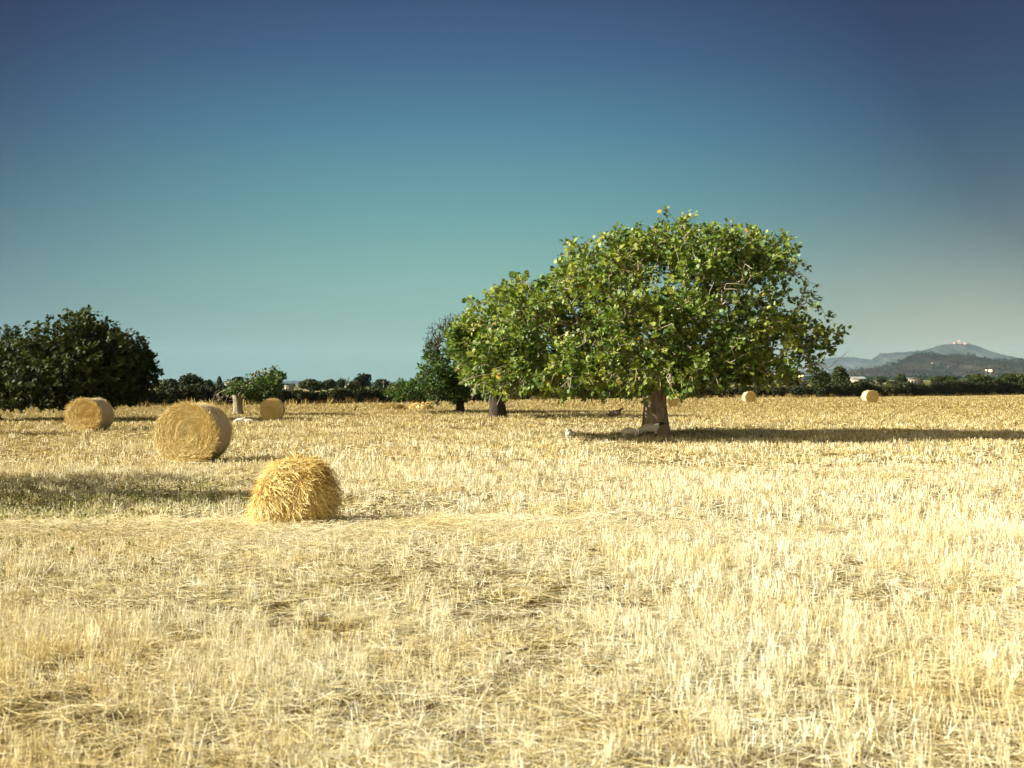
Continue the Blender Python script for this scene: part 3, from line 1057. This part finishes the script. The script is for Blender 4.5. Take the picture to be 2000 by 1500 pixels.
# ------------------------------------------------------------------ hills and mountains
M_mount = mat_simple('mountain_rock', (0.018, 0.026, 0.020), (0.06, 0.065, 0.055), 0.006, 0.95, 0.05, 0.0)
M_hill = mat_simple('scrub_hill', (0.012, 0.013, 0.010), (0.046, 0.038, 0.026), 0.010, 0.95, 0.05, 0.0)


def ridge(name, label, prof, dist, front, back, mat, seed, nx=220, rough=0.07):
    prof = np.array(prof, float)
    px = np.linspace(prof[0, 0], prof[-1, 0], nx)
    zr = Z(np.interp(px, prof[:, 0], prof[:, 1]), dist)
    rng = np.random.RandomState(seed)
    ts = np.concatenate([np.linspace(0, 1, 26), np.linspace(1, 2, 10)[1:]])
    V = []
    for t in ts:
        if t <= 1:
            Y = np.full(nx, dist - front * (1 - t))
            f = (t ** 1.35) * 0.86 + 0.14 * (t > 0.97)
            f = t ** 1.5
        else:
            Y = np.full(nx, dist + back * (t - 1))
            f = max(0, 1 - (t - 1)) ** 1.2
        X = W(px, dist) * (1 + 0.0 * t)
        rg_ = vnoise(px * 1.0, Y * 0 + t * 6, 14, seed) - 0.5
        rg2 = vnoise(px * 1.0, Y * 0 + t * 12, 5, seed + 1) - 0.5
        z = zr * f * (1 + (rough * 3 * rg_ + rough * 2 * rg2) * (0.25 + math.sin(PI * min(t, 1)) * 1.6) * (0 if abs(t - 1) < 0.02 else 1))
        g = und(X, Y)
        V.append(np.stack([X, Y, np.maximum(z, g - 3) - (2.0 if t in (0, 2) else 0)], -1))
    V = np.concatenate(V)
    # small tree-top roughness on the crest
    V[:, 2] += rng.normal(0, 0.0004 * dist, len(V)) * (V[:, 2] > 5)
    ny = len(ts)
    i = np.arange(ny - 1)[:, None] * nx + np.arange(nx - 1)[None]
    Fa = np.stack([i, i + 1, i + nx + 1, i + nx], -1).reshape(-1, 4)
    o = link(name, np_mesh(name, V, Fa), mat)
    tag(o, label, 'hill', kind='structure')
    return V, nx


ridge('mountain', 'flat pale mountain shoulder at the far right', [(1480, 748), (1540, 735), (1575, 722), (1605, 701), (1640, 698), (1672, 698), (1695, 702), (1730, 703), (1800, 715), (1900, 740)], 7600, 1800, 800, M_mount, 71)
ridge('mountain', 'blue mountain with red beacons on its summit', [(1640, 744), (1690, 716), (1705, 702), (1716, 692), (1735, 689), (1765, 688), (1800, 685), (1822, 679), (1836, 674), (1850, 672), (1866, 671), (1892, 672), (1906, 675), (1916, 682), (1940, 690), (1980, 697), (2040, 712), (2140, 735), (2220, 748)], 5600, 1300, 900, M_mount, 72)
HV, HN = ridge('hill', 'dark wooded hill before the blue mountain', [(1520, 742), (1600, 736), (1660, 724), (1720, 716), (1745, 711), (1765, 702), (1780, 693), (1800, 690), (1822, 691), (1845, 695), (1870, 692), (1895, 693), (1915, 698), (1945, 704), (1985, 703), (2040, 714), (2140, 735)], 2500, 900, 300, M_hill, 73, rough=0.05)
ridge('far_coast', 'low blue strip of distant land at the left horizon', [(-300, 747), (0, 744), (300, 745), (540, 745.5), (620, 744), (760, 746), (1000, 744), (1300, 747), (1500, 745), (1600, 749)], 7000, 1500, 500, M_mount, 74, rough=0.01)


def canopy(pts, r, rng, q, tone0=0.4):
    n = len(pts)
    k = np.repeat(np.arange(n), q)
    u = unit(rng.normal(0, 1, (n * q, 3))) * rng.uniform(0.5, 1.0, n * q)[:, None]
    P = pts[k] + u * np.stack([r[k], r[k], r[k] * 0.75], -1) + np.array([0, 0, 1.0]) * r[k][:, None] * 0.6
    A = unit(rng.normal(0, 1, (n * q, 3)))
    Nm = unit(u + np.array([0, 0, 0.6]))
    sz = r[k] * rng.uniform(0.5, 0.9, n * q)
    tone = np.clip(np.repeat(rng.normal(tone0, 0.25, n), q) + rng.normal(0, 0.1, n * q), 0, 1)
    return leaves(P - A * sz[:, None] * 0.5, A, Nm, sz, tone, True)


def woods():
    rng = np.random.RandomState(81)
    # on the hill
    idx = rng.randint(0, len(HV), 7000)
    P = HV[idx] + rng.normal(0, 1, (7000, 3)) * np.array([5, 22, 0])
    keep = (P[:, 2] > 3) & (rng.rand(len(P)) < 0.30 + 0.7 * (vnoise(P[:, 0], P[:, 1], 70, 3) > 0.45))
    P = P[keep]
    a = canopy(P, rng.uniform(2.2, 4.4, len(P)), rng, 12)
    # valley woods right
    n = 1500
    Y = rng.uniform(900, 1900, n)
    X = W(rng.uniform(1480, 2300, n), Y)
    keep = vnoise(X, Y, 120, 4) > np.interp(Y, [900, 1300], [0.62, 0.3])
    X, Y = X[keep], Y[keep]
    b = canopy(np.stack([X, Y, und(X, Y)], -1), rng.uniform(2.2, 4.5, len(X)), rng, 16)
    V, Fa, T = joinm([a, b])
    tag(link('hill_woodland', np_mesh('hill_woodland', V, Fa, T), M_ever), 'scrub and woodland covering the hill and its foot', 'woodland', kind='stuff')
    # flat woods left and centre
    n = 1500
    Y = rng.uniform(330, 900, n)
    X = W(rng.uniform(-500, 1500, n), Y)
    keep = vnoise(X, Y, 60, 9) > 0.52
    X, Y = X[keep], Y[keep]
    V, Fa, T = canopy(np.stack([X, Y, und(X, Y)], -1), rng.uniform(1.0, 2.0, len(X)), rng, 24)
    tag(link('plain_woodland', np_mesh('plain_woodland', V, Fa, T), M_ever), 'distant scattered woodland on the plain at the left', 'woodland', kind='stuff')
    n = 160
    Y = rng.uniform(240, 700, n)
    X = W(rng.uniform(1560, 2200, n), Y)
    V, Fa, T = canopy(np.stack([X, Y, und(X, Y)], -1), rng.uniform(0.7, 1.5, n), rng, 40)
    tag(link('scrub', np_mesh('scrub', V, Fa, T), M_bram), 'scattered scrub in the fields beyond the right hedge', 'scrub', kind='stuff')


woods()


def hill_house(label, px, py, dist, w=7):
    spx = 1000 + HV[:, 0] / HV[:, 1] * F
    spy = 750 - (HV[:, 2] - CH) / HV[:, 1] * F
    k = int(np.argmin(np.abs(spx - px) + 2 * np.abs(spy - py) + 1000 * (HV[:, 1] > 2480)))
    x, dist, z = HV[k]
    root = empty('hillside_house', (x, dist, z), label, 'house', 'white houses on the dark hill')
    V, Fa, T = box(-w / 2, w / 2, 0, 6, -2, 1.9)
    link('wall', np_mesh('wall', V, Fa), M_wallg, root)
    me = bpy.data.meshes.new('roof')
    h = w / 2 + 0.3
    me.from_pydata([(-h, -.3, 1.9), (h, -.3, 1.9), (h, 6.3, 1.9), (-h, 6.3, 1.9), (-h, 3, 3.2), (h, 3, 3.2)], [], [(0, 1, 5, 4), (2, 3, 4, 5), (3, 2, 1, 0), (0, 4, 3), (1, 2, 5)])
    link('roof', me, M_roof, root)
    for s in (-1, 1):
        V, Fa, T = box(s * w * .25 - .6, s * w * .25 + .6, -0.05, -0.004, 0.4, 1.4)
        link('window', np_mesh('window', V, Fa), M_dark, root)


hill_house('upper white house on the dark hill below its bare patch', 1823, 711, 2080, 3.6)
hill_house('lower white house on the dark hill to the right of the other', 1855, 717, 1990, 3.4)

M_mast = mat_simple('mast_steel', (0.35, 0.33, 0.32), (0.5, 0.48, 0.46), 0.1)


def mast(label, px, ytop, ybase, dist):
    X = W(px, dist)
    zb, zt = Z(ybase, dist) - 8, Z(ytop, dist)
    root = empty('radio_mast', (X, dist, zb), label, 'mast', 'masts on the blue mountain')
    h = zt - zb
    parts = []
    A, B = [], []
    for (sx, sy) in ((-1, -1), (1, -1), (1, 1), (-1, 1)):
        A.append((sx * 2.2, sy * 2.2, 0))
        B.append((sx * .5, sy * .5, h))
    for k in range(5):
        t0, t1 = k / 5, (k + 1) / 5
        a0, a1 = 2.2 - 1.7 * t0, 2.2 - 1.7 * t1
        A += [(-a0, -a0, h * t0), (a0, -a0, h * t0)]
        B += [(a1, -a1, h * t1), (-a1, -a1, h * t1)]
    A, B = np.array(A, float), np.array(B, float)
    V, Fa, T = tubes(A, B, np.full(len(A), .3), np.full(len(A), .25), 4)
    link('lattice', np_mesh('lattice', V, Fa, T), M_mast, root)
    me = bpy.data.meshes.new('beacon')
    import bmesh
    bm = bmesh.new()
    bmesh.ops.create_icosphere(bm, subdivisions=2, radius=3.4)
    bm.to_mesh(me)
    bm.free()
    b = link('beacon', me, M_red, root)
    b.location = (0, 0, h + 2.0)


mast('left mast with a red beacon on the mountain summit', 1863, 671.5, 672, 5560)
mast('tallest mast with a red beacon in the middle of the mountain summit', 1873, 667, 671, 5560)
mast('right mast with a red beacon on the mountain summit', 1884, 672, 671.5, 5560)


def lamp(label, px, py, dist, r=0.55):
    X = W(px, dist)
    g = float(und(X, dist))
    z = Z(py, dist)
    root = empty('yard_lamp', (X, dist, g), label, 'lamp', 'lit yard lamps')
    V, Fa, T = tubes(np.array([[0, 0, -0.3]]), np.array([[0, 0, z - g - r]]), np.array([.12]), np.array([.08]), 8)
    link('post', np_mesh('post', V, Fa, T), M_pole, root)
    import bmesh
    me = bpy.data.meshes.new('lamp_head')
    bm = bmesh.new()
    bmesh.ops.create_icosphere(bm, subdivisions=2, radius=r)
    bm.to_mesh(me)
    bm.free()
    b = link('lamp_head', me, M_yel, root)
    b.location = (0, 0, z - g)
    b.scale = (1, 1, 0.7)


lamp('brightest yellow lamp at the right edge below the hill', 1934, 724, 420, 0.75)
lamp('smaller yellow lamp left of the brightest one at the right edge', 1926, 723, 430, 0.35)
lamp('yellow lamp between the largest fig tree and the pair of trees, left one', 1561, 735, 300, 0.28)
lamp('yellow lamp between the largest fig tree and the pair of trees, right one', 1567, 734, 305, 0.28)


# ------------------------------------------------------------------ bales
def mat_net():
    m = bpy.data.materials.new('net_wrap')
    t, out = ptree(m)
    v = objco(t, (1, 1, 1))
    n1 = noise(t, 26, 5, 0.7, v)
    n0 = noise(t, 3, 3, 0.6, v)
    straw = ramp(t, n1, [(0.3, (0.38, 0.25, 0.09)), (0.7, (0.62, 0.46, 0.22))])
    w1 = nd(t, 'ShaderNodeTexWave', wave_type='BANDS', bands_direction='Y')
    w1.inputs['Scale'].default_value = 26
    w1.inputs['Distortion'].default_value = 2.5
    w1.inputs['Detail'].default_value = 2
    t.links.new(v, w1.inputs[0])
    f = mth(t, 'ADD', mth(t, 'MULTIPLY', w1.outputs[1], 0.30), mth(t, 'MULTIPLY', n0, 0.75), True)
    c = mix(t, f, straw, (0.54, 0.43, 0.36))
    principled(t, out, c, 0.7, 0.3, n1, 0.5, 0.02)
    return m


M_net = mat_net()


def mat_core():
    m = bpy.data.materials.new('rolled_straw')
    t, out = ptree(m)
    c = nd(t, 'ShaderNodeTexCoord')
    s = nd(t, 'ShaderNodeSeparateXYZ')
    t.links.new(c.outputs['Object'], s.inputs[0])
    r = mth(t, 'SQRT', mth(t, 'ADD', mth(t, 'POWER', s.outputs[0], 2.0), mth(t, 'POWER', s.outputs[2], 2.0)))
    n0 = noise(t, 6, 4, 0.7, c.outputs['Object'])
    rr = mth(t, 'SINE', mth(t, 'ADD', mth(t, 'MULTIPLY', r, 68.0), mth(t, 'MULTIPLY', n0, 9.0)))
    n1 = noise(t, 40, 4, 0.8, c.outputs['Object'])
    f = mth(t, 'ADD', mth(t, 'MULTIPLY', rr, 0.10), n1)
    cc = ramp(t, f, [(0.30, (0.26, 0.155, 0.03)), (0.5, (0.54, 0.36, 0.085)), (0.75, (0.70, 0.51, 0.17))])
    principled(t, out, cc, 0.85, 0.15, f, 0.8, 0.03)
    return m


M_core = mat_core()


def bale_strands(rng, rad, hl, n, n_side, w=0.0055):
    """straw ends following the windings on both faces, and wisps at the rim"""
    parts = []
    for s in (-1, 1):
        m = n if s < 0 else n // 3
        r = rad * np.sqrt(rng.rand(m)) * 0.99
        a = rng.uniform(0, 2 * PI, m)
        ring = 0.5 + 0.5 * np.sin(r * 46 + 3 * np.sin(a * 2 + r * 4))
        P = np.stack([np.cos(a) * r, np.full(m, s * hl) + s * rng.uniform(0.0, 0.025, m), np.sin(a) * r], -1)
        ta = a + PI / 2 + rng.normal(0, 0.60, m)
        D = unit(np.stack([np.cos(ta), s * rng.normal(0.05, 0.09, m), np.sin(ta)], -1))
        S = unit(np.cross(D, np.stack([rng.normal(0, .4, m), np.full(m, float(s)), rng.normal(0, .4, m)], -1)))
        L = rng.uniform(0.06, 0.26, m)
        bend = -np.stack([np.cos(a), 0 * a, np.sin(a)], -1) * (L * L / np.maximum(r, 0.15) * 0.5)[:, None]
        tone = np.clip(rng.normal(0.45, 0.22, m) + 0.34 * (ring - 0.5) * (0.5 + 0.5 * (rng.rand(m) < 0.7)), 0, 1)
        parts.append(ribbons(P, D, S, w * rng.uniform(0.6, 1.4, m), L, bend=bend, seg=2, tone=tone, taper=0.7))
    # hairy rim
    m = n_side
    a = rng.uniform(0, 2 * PI, m)
    yy = np.where(rng.rand(m) < 0.8, rng.choice([-1, 1], m) * (hl - rng.exponential(0.035, m)), rng.uniform(-hl, hl, m))
    r = rad * rng.uniform(0.985, 1.01, m)
    P = np.stack([np.cos(a) * r, yy, np.sin(a) * r], -1)
    ta = a + PI / 2
    D = unit(np.stack([np.cos(ta), 0 * a, np.sin(ta)], -1) * rng.choice([-1, 1], m)[:, None] + np.stack([np.cos(a), 0 * a, np.sin(a)], -1) * rng.uniform(0.0, 0.45, m)[:, None] + np.stack([0 * a, rng.normal(0, .35, m), 0 * a], -1))
    S = unit(np.cross(D, unit(rng.normal(0, 1, (m, 3)))))
    parts.append(ribbons(P, D, S, np.full(m, w), rng.uniform(0.04, 0.16, m), tone=np.clip(rng.normal(0.6, 0.25, m), 0, 1), taper=0.6))
    return joinm(parts)


def bale_meshes(seed, rad, hl, n, n_side, w):
    rng = np.random.RandomState(seed)
    K = 72
    ang = np.arange(K) / K * 2 * PI

    def shape(rf, ysc, jit):
        rr = rad * rf * (1 + 0.012 * np.sin(3 * ang + seed) + 0.008 * np.sin(7 * ang))
        x, z = np.cos(ang) * rr, np.sin(ang) * rr
        z = np.maximum(z, -rad * 0.955)     # flattened where it rests
        return np.stack([x, np.full(K, ysc) + jit * rng.normal(0, 1, K), z], -1)
    # straw roll: closed body with slightly domed faces
    rows = [shape(0.02, -hl - 0.012, 0.0)] + [shape(f, -hl - 0.012 * (1 - f * f), 0.006) for f in (0.2, 0.4, 0.6, 0.8, 0.93)] + [shape(0.985, -hl + 0.02, 0.004), shape(0.99, -hl * .5, 0), shape(0.99, 0, 0), shape(0.99, hl * .5, 0),
            shape(0.985, hl - 0.02, 0.004)] + [shape(f, hl + 0.012 * (1 - f * f), 0.006) for f in (0.93, 0.8, 0.6, 0.4, 0.2)] + [shape(0.02, hl + 0.012, 0.0)]
    V = np.concatenate(rows)
    H = len(rows)
    ii = np.arange(H - 1)[:, None] * K
    jj = np.arange(K)[None]
    Fa = np.stack([ii + jj, ii + K + jj, ii + K + (jj + 1) % K, ii + (jj + 1) % K], -1).reshape(-1, 4)
    roll = np_mesh('straw_roll', V, Fa, np.full(len(V), .5), True)
    # net wrap around the curved side
    ys = np.linspace(-hl + 0.015, hl - 0.015, 14)
    V = np.concatenate([shape(1.008 + 0.004 * math.sin(y * 17), y, 0.004 if abs(y) > hl * .9 else 0) for y in ys])
    ii = np.arange(len(ys) - 1)[:, None] * K
    Fa = np.stack([ii + jj, ii + K + jj, ii + K + (jj + 1) % K, ii + (jj + 1) % K], -1).reshape(-1, 4)
    net = np_mesh('net_wrap', V, Fa, np.full(len(V), .5), True)
    Vs, Fs, Ts = bale_strands(rng, rad, hl, n, n_side, w)
    Vs[:, 2] = np.maximum(Vs[:, 2], -rad * 0.95)
    straws = np_mesh('straw_ends', Vs, Fs, Ts)
    return roll, net, straws


def bale(label, meshes, px, ybot, dist=None, rz=0.0, sc=1.0, rad=0.66, tilt=0.0, ysc=1.0):
    d = dist or G(ybot)
    root = empty('straw_bale', (W(px, d), d, float(und(W(px, d), d))), label, 'straw bale', 'round straw bales on the field', R(rz))
    root.scale = (sc, sc * (0.8 if d > 70 else ysc), sc)
    for nm, me, mt in zip(('straw_roll', 'net_wrap', 'straw_ends'), meshes, (M_core, M_net, M_bale)):
        o = bpy.data.objects.new(nm, me)
        col.objects.link(o)
        if not me.materials:
            me.materials.append(mt)
        o.parent = root
        o.location = (0, 0, rad * 0.94)
        o.rotation_euler = (0, R(tilt), 0)
    return root


near_m = bale_meshes(1, 0.66, 0.60, 22000, 2600, 0.0050)
mid_m = bale_meshes(2, 0.66, 0.60, 9000, 1200, 0.0085)
far_m = bale_meshes(3, 0.66, 0.60, 2200, 500, 0.022)
bale('largest intact round straw bale, bright orange face and pinkish net on its right side', near_m, 380, 905, 23.2 + 0.5, -4, 1.03, ysc=0.84)
bale('round straw bale at the left edge in front of the big dark tree', mid_m, 176, 845, 38.4, -2, 0.97)
bale('round straw bale seen face on, right of the small open fig tree', mid_m, 532, 822, 51.0, 6, 0.83, tilt=70)
bale('small far bale peeping out just right of the largest tree trunk', far_m, 1311, 795, 80.0, 12, 0.74)
bale('far round bale with a pale left side beneath the right end of the largest tree', far_m, 1463, 787, 98.0, 9, 0.84)
bale('far round bale alone at the right, with a pale left side', far_m, 1699, 788, 96.0, 9, 0.92, tilt=40)


def strand_heap(name, label, cat, c, rx, ry, h, n, w, seed, mat=M_bale, lmin=0.12, lmax=0.42, bumps=()):
    rng = np.random.RandomState(seed)
    root = empty(name, c, label, cat)

    def hgt(x, y):
        q = np.clip(1 - (np.abs(x / rx) ** 3.2 + np.abs(y / ry) ** 3.0), 0, 1)
        z = h * q ** 0.34 * (1 + 0.06 * np.sin(x * 7 + 1.0) * np.sin(y * 6) + 0.03 * x / rx)
        z = z + 0.10 * (vnoise(x * 10 + 40, y * 10 + 40, 2.0, seed + 9) - 0.5) * (q > 0.02)
        for (bx, by, br, bh) in bumps:
            z = z + bh * np.exp(-((x - bx) ** 2 + (y - by) ** 2) / (br * br))
        return z
    # inner mass
    g = np.linspace(-1, 1, 41)
    X, Y = np.meshgrid(g * rx, g * ry)
    Zq = np.maximum(hgt(X, Y) * 0.97 - 0.02 + rng.normal(0, 0.012, X.shape), -0.03)
    V = np.stack([X, Y, Zq], -1).reshape(-1, 3)
    i = np.arange(40)[:, None] * 41 + np.arange(40)[None]
    Fa = np.stack([i, i + 1, i + 42, i + 41], -1).reshape(-1, 4)
    link('straw_mass', np_mesh('straw_mass', V, Fa, np.full(len(V), .2), True), M_core, root)
    # strands draped over it
    x = rng.uniform(-1.08, 1.08, n * 2) * rx
    y = rng.uniform(-1.08, 1.08, n * 2) * ry
    e = 0.02
    z = hgt(x, y)
    gx = (hgt(x + e, y) - hgt(x - e, y)) / (2 * e)
    gy = (hgt(x, y + e) - hgt(x, y - e)) / (2 * e)
    # area weight on the steep sides
    wgt = np.sqrt(1 + np.clip(gx * gx + gy * gy, 0, 30))
    keep = rng.rand(len(x)) < wgt / 3.2
    x, y, z, gx, gy = [a_[keep] for a_ in (x, y, z, gx, gy)]
    gx = np.clip(gx, -3, 3)
    gy = np.clip(gy, -3, 3)
    m = len(x)
    N = unit(np.stack([-gx, -gy, np.ones(m)], -1))
    down = unit(np.stack([-gx, -gy, -(gx * gx + gy * gy)], -1) + 1e-4)
    tv = unit(np.cross(N, down))
    ang = rng.normal(0, 0.62, m) + 2.2 * (vnoise(x * 10 + 20, z * 10 + y * 4 + 20, 2.6, seed + 5) - 0.35)
    D = unit(down * np.cos(ang)[:, None] + tv * np.sin(ang)[:, None] + N * np.abs(rng.normal(0.10, 0.28, m))[:, None])
    L = rng.uniform(lmin, lmax, m)
    P = np.stack([x, y, np.maximum(z * rng.uniform(0.9, 1.0, m), 0.01)], -1) + N * rng.uniform(-0.01, 0.03, m)[:, None]
    S = unit(np.cross(D, N + rng.normal(0, 0.5, (m, 3))))
    bend = -N * (L * rng.uniform(0.0, 0.35, m))[:, None] + rng.normal(0, 0.02, (m, 3))
    clump = vnoise(x * 10 + 50, z * 10 + y * 3 + 50, 1.6, seed)
    tone = np.clip(rng.normal(0.48, 0.22, m) + 0.5 * (clump - 0.5), 0, 1)
    V, Fa, T = ribbons(P - D * (L * 0.3)[:, None], D, S, w * rng.uniform(0.6, 1.5, m), L, bend=bend, seg=3, tone=tone, taper=0.7)
    V[:, 2] = np.maximum(V[:, 2], 0.005)
    link('straw_ends', np_mesh('straw_ends', V, Fa, T), mat, root)
    return root


dl = 12.8
strand_heap('burst_straw_bale', 'collapsed shaggy straw bale lying loose, nearest the camera', 'straw bale', (W(576, dl), dl, 0), 0.45, 0.43, 0.83, 19000, 0.0060, 91,
            bumps=((0.16, -0.1, 0.25, 0.06), (-0.38, -0.1, 0.16, -0.07), (0.02, -0.40, 0.10, -0.12)))
d5 = G(801)
strand_heap('straw_heap', 'low golden straw heap before the hedge left of the half dead fig tree', 'straw heap', (W(764, d5), d5, 0), 0.95, 0.8, 0.36, 2200, 0.03, 92, M_wild, 0.2, 0.6)
strand_heap('straw_heap', 'golden straw heap under the low twigs of the half dead fig tree', 'straw heap', (W(823, d5), d5, 0), 0.70, 0.8, 0.52, 1800, 0.03, 93, M_bale, 0.2, 0.6)

# ------------------------------------------------------------------ animals
M_wool = mat_simple('sheep_wool', (0.62, 0.55, 0.44), (0.80, 0.74, 0.64), 30, 0.95, 0.05, 1.0)
M_wool2 = mat_simple('brown_wool', (0.10, 0.075, 0.05), (0.20, 0.15, 0.10), 30, 0.95, 0.05, 1.0)
M_face = mat_simple('dark_face', (0.03, 0.022, 0.016), (0.06, 0.045, 0.03), 20, 0.8, 0.2)
M_facep = mat_simple('pale_face', (0.45, 0.38, 0.28), (0.60, 0.52, 0.42), 20, 0.8, 0.2)
M_feather = mat_simple('brown_feathers', (0.07, 0.05, 0.03), (0.16, 0.12, 0.07), 40, 0.8, 0.2)


def skin(name, pts, edges, sub=2, faces2=None):
    """grow a body over a skeleton; pts: (x,y,z,r). faces2: test(x,y,z)->bool puts the second material there"""
    me = bpy.data.meshes.new(name)
    me.from_pydata([p[:3] for p in pts], edges, [])
    o = bpy.data.objects.new(name, me)
    col.objects.link(o)
    o.modifiers.new('s', 'SKIN')
    sv = me.skin_vertices[0].data
    for i, p in enumerate(pts):
        r = p[3]
        sv[i].radius = (r, r) if len(p) < 5 else (p[3], p[4])
        sv[i].use_root = (i == 0)
    md = o.modifiers.new('d', 'SUBSURF')
    md.levels = sub
    md.render_levels = sub
    dg = bpy.context.evaluated_depsgraph_get()
    nm = bpy.data.meshes.new_from_object(o.evaluated_get(dg))
    nm.name = name
    bpy.data.objects.remove(o)
    for p in nm.polygons:
        p.use_smooth = True
        if faces2 is not None and faces2(*p.center):
            p.material_index = 1
    return nm


def sheep_mesh(pose):
    # along +X, head at +X, metres, ground z=0
    if pose == 'stand':
        pts = [(-.38, 0, .56, .17), (-.15, 0, .55, .22), (.12, 0, .54, .23), (.34, 0, .57, .18), (.47, 0, .68, .10), (.56, 0, .80, .075), (.66, 0, .80, .062), (.78, 0, .74, .035)]
        ed = [(i, i + 1) for i in range(7)]
        legs = [(0, -.36, .13), (0, -.36, -.13), (3, .32, .11), (3, .32, -.11)]
        for (a, x, y) in legs:
            b = len(pts)
            k = -0.05 if a == 0 else 0.02
            pts += [(x, y, .42, .08), (x + k, y, .24, .038), (x + k * .3, y, .10, .026), (x + .01, y, .02, .03)]
            ed += [(a, b), (b, b + 1), (b + 1, b + 2), (b + 2, b + 3)]
        ears = 5
        eh = [(.57, .13, .80, .02), (.57, -.13, .80, .02)]
    elif pose == 'graze':
        pts = [(-.38, 0, .56, .17), (-.15, 0, .55, .22), (.12, 0, .53, .23), (.34, 0, .52, .18), (.50, 0, .42, .10), (.60, 0, .26, .075), (.65, 0, .17, .06), (.70, 0, .07, .035)]
        ed = [(i, i + 1) for i in range(7)]
        legs = [(0, -.36, .13), (0, -.36, -.13), (3, .32, .11), (3, .32, -.11)]
        for (a, x, y) in legs:
            b = len(pts)
            k = -0.05 if a == 0 else 0.02
            pts += [(x, y, .40, .08), (x + k, y, .24, .038), (x + k * .3, y, .10, .026), (x + .01, y, .02, .03)]
            ed += [(a, b), (b, b + 1), (b + 1, b + 2), (b + 2, b + 3)]
        ears = 5
        eh = [(.57, .13, .29, .02), (.57, -.13, .29, .02)]
    else:
        pts = [(-.36, 0, .20, .17), (-.14, 0, .24, .22), (.12, 0, .25, .22), (.30, 0, .28, .17), (.40, 0, .42, .09), (.45, 0, .54, .07), (.54, 0, .55, .06), (.66, 0, .50, .035)]
        ed = [(i, i + 1) for i in range(7)]
        for (a, y, x2) in ((0, .17, .0), (0, -.17, .0), (3, .13, .36), (3, -.13, .36)):
            b = len(pts)
            x = pts[a][0]
            pts += [(x + .06, y, .10, .08), (x + .22, y * 1.2, .055, .04), (x + .05, y * 1.25, .04, .026)]
            ed += [(a, b), (b, b + 1), (b + 1, b + 2)]
        ears = 5
        eh = [(.45, .13, .54, .02), (.45, -.13, .54, .02)]
    for e in eh:
        pts.append(e)
        ed.append((ears, len(pts) - 1))
    # stub tail
    pts.append((pts[0][0] - .2, 0, pts[0][2] - .12, .035))
    ed.append((0, len(pts) - 1))
    if pose == 'stand':
        f2 = lambda x, y, z: (x > .50 and z > .66) or z < .26
    elif pose == 'graze':
        f2 = lambda x, y, z: (x > .53 and z < .36) or z < .26
    else:
        f2 = lambda x, y, z: (x > .41 and z > .44) or z < .05
    return skin('body_' + pose, pts, ed, 2, f2)


def animal(name, label, cat, me, mats, px, ybot, rz, sc=1.0, group=None, dist=None):
    d = dist or G(ybot)
    me = me.copy()
    me.name = name
    for m in mats:
        me.materials.append(m)
    o = link(name, me)
    o.location = (W(px, d), d, float(und(W(px, d), d)))
    o.rotation_euler = (0, 0, R(rz))
    o.scale = (sc, sc, sc)
    return tag(o, label, cat, group)


S_st, S_gr, S_ly = sheep_mesh('stand'), sheep_mesh('graze'), sheep_mesh('lie')
gs = 'sheep resting and grazing in the stubble'
animal('sheep', 'dark brown sheep lying in the shade line left of the thick trunk, head raised', 'sheep', S_ly, (M_wool2, M_wool2), 1198, 816, -6, 0.86, gs)
animal('sheep', 'pale sheep with a dark face standing against the thick trunk', 'sheep', S_st, (M_wool, M_face), 1268, 857, -14, 0.66, gs, dist=33.6)
animal('sheep', 'pale sheep grazing head down in front of the standing one by the trunk', 'sheep', S_gr, (M_wool, M_face), 1230, 860, 10, 0.56, gs, dist=32.8)
animal('sheep', 'small white lamb seen from behind, alone left of the thick trunk', 'sheep', S_gr, (M_wool, M_facep), 1112, 861, 82, 0.52, gs)
animal('sheep', 'white sheep lying on the shade line below the small open fig tree, left one', 'sheep', S_ly, (M_wool, M_facep), 468, 827, 6, 0.55, gs)
animal('sheep', 'white sheep lying on the shade line below the small open fig tree, right one', 'sheep', S_ly, (M_wool, M_facep), 488, 827, -170, 0.50, gs)

bird = skin('bird', [(0, 0, .22, .07), (-.06, 0, .14, .05), (-.17, 0, .06, .02), (.03, 0, .30, .05), (.045, 0, .37, .03), (.055, 0, .43, .035), (.11, 0, .425, .008),
                     (0, .035, .12, .02), (0, .035, .01, .01), (0, -.035, .12, .02), (0, -.035, .01, .01)],
            [(0, 1), (1, 2), (0, 3), (3, 4), (4, 5), (5, 6), (0, 7), (7, 8), (0, 9), (9, 10)], 2)
animal('bird', 'brown long-necked bird standing upright in the far stubble left of the straw heaps', 'bird', bird, (M_feather,), 694, 804, 20, 0.95)

# ------------------------------------------------------------------ haze
V, Fa, T = box(-5200, 5200, -150, 9600, -12, 330)
hz = link('haze', np_mesh('haze', V, Fa), None)
m = bpy.data.materials.new('haze')
t, out = ptree(m)
pv = nd(t, 'ShaderNodeVolumePrincipled')
pv.inputs['Color'].default_value = (0.48, 0.70, 0.95, 1)
pv.inputs['Density'].default_value = 3.8e-5
t.links.new(pv.outputs[0], out.inputs['Volume'])
hz.data.materials.append(m)
tag(hz, 'thin evening haze over the plain', 'haze', kind='stuff')
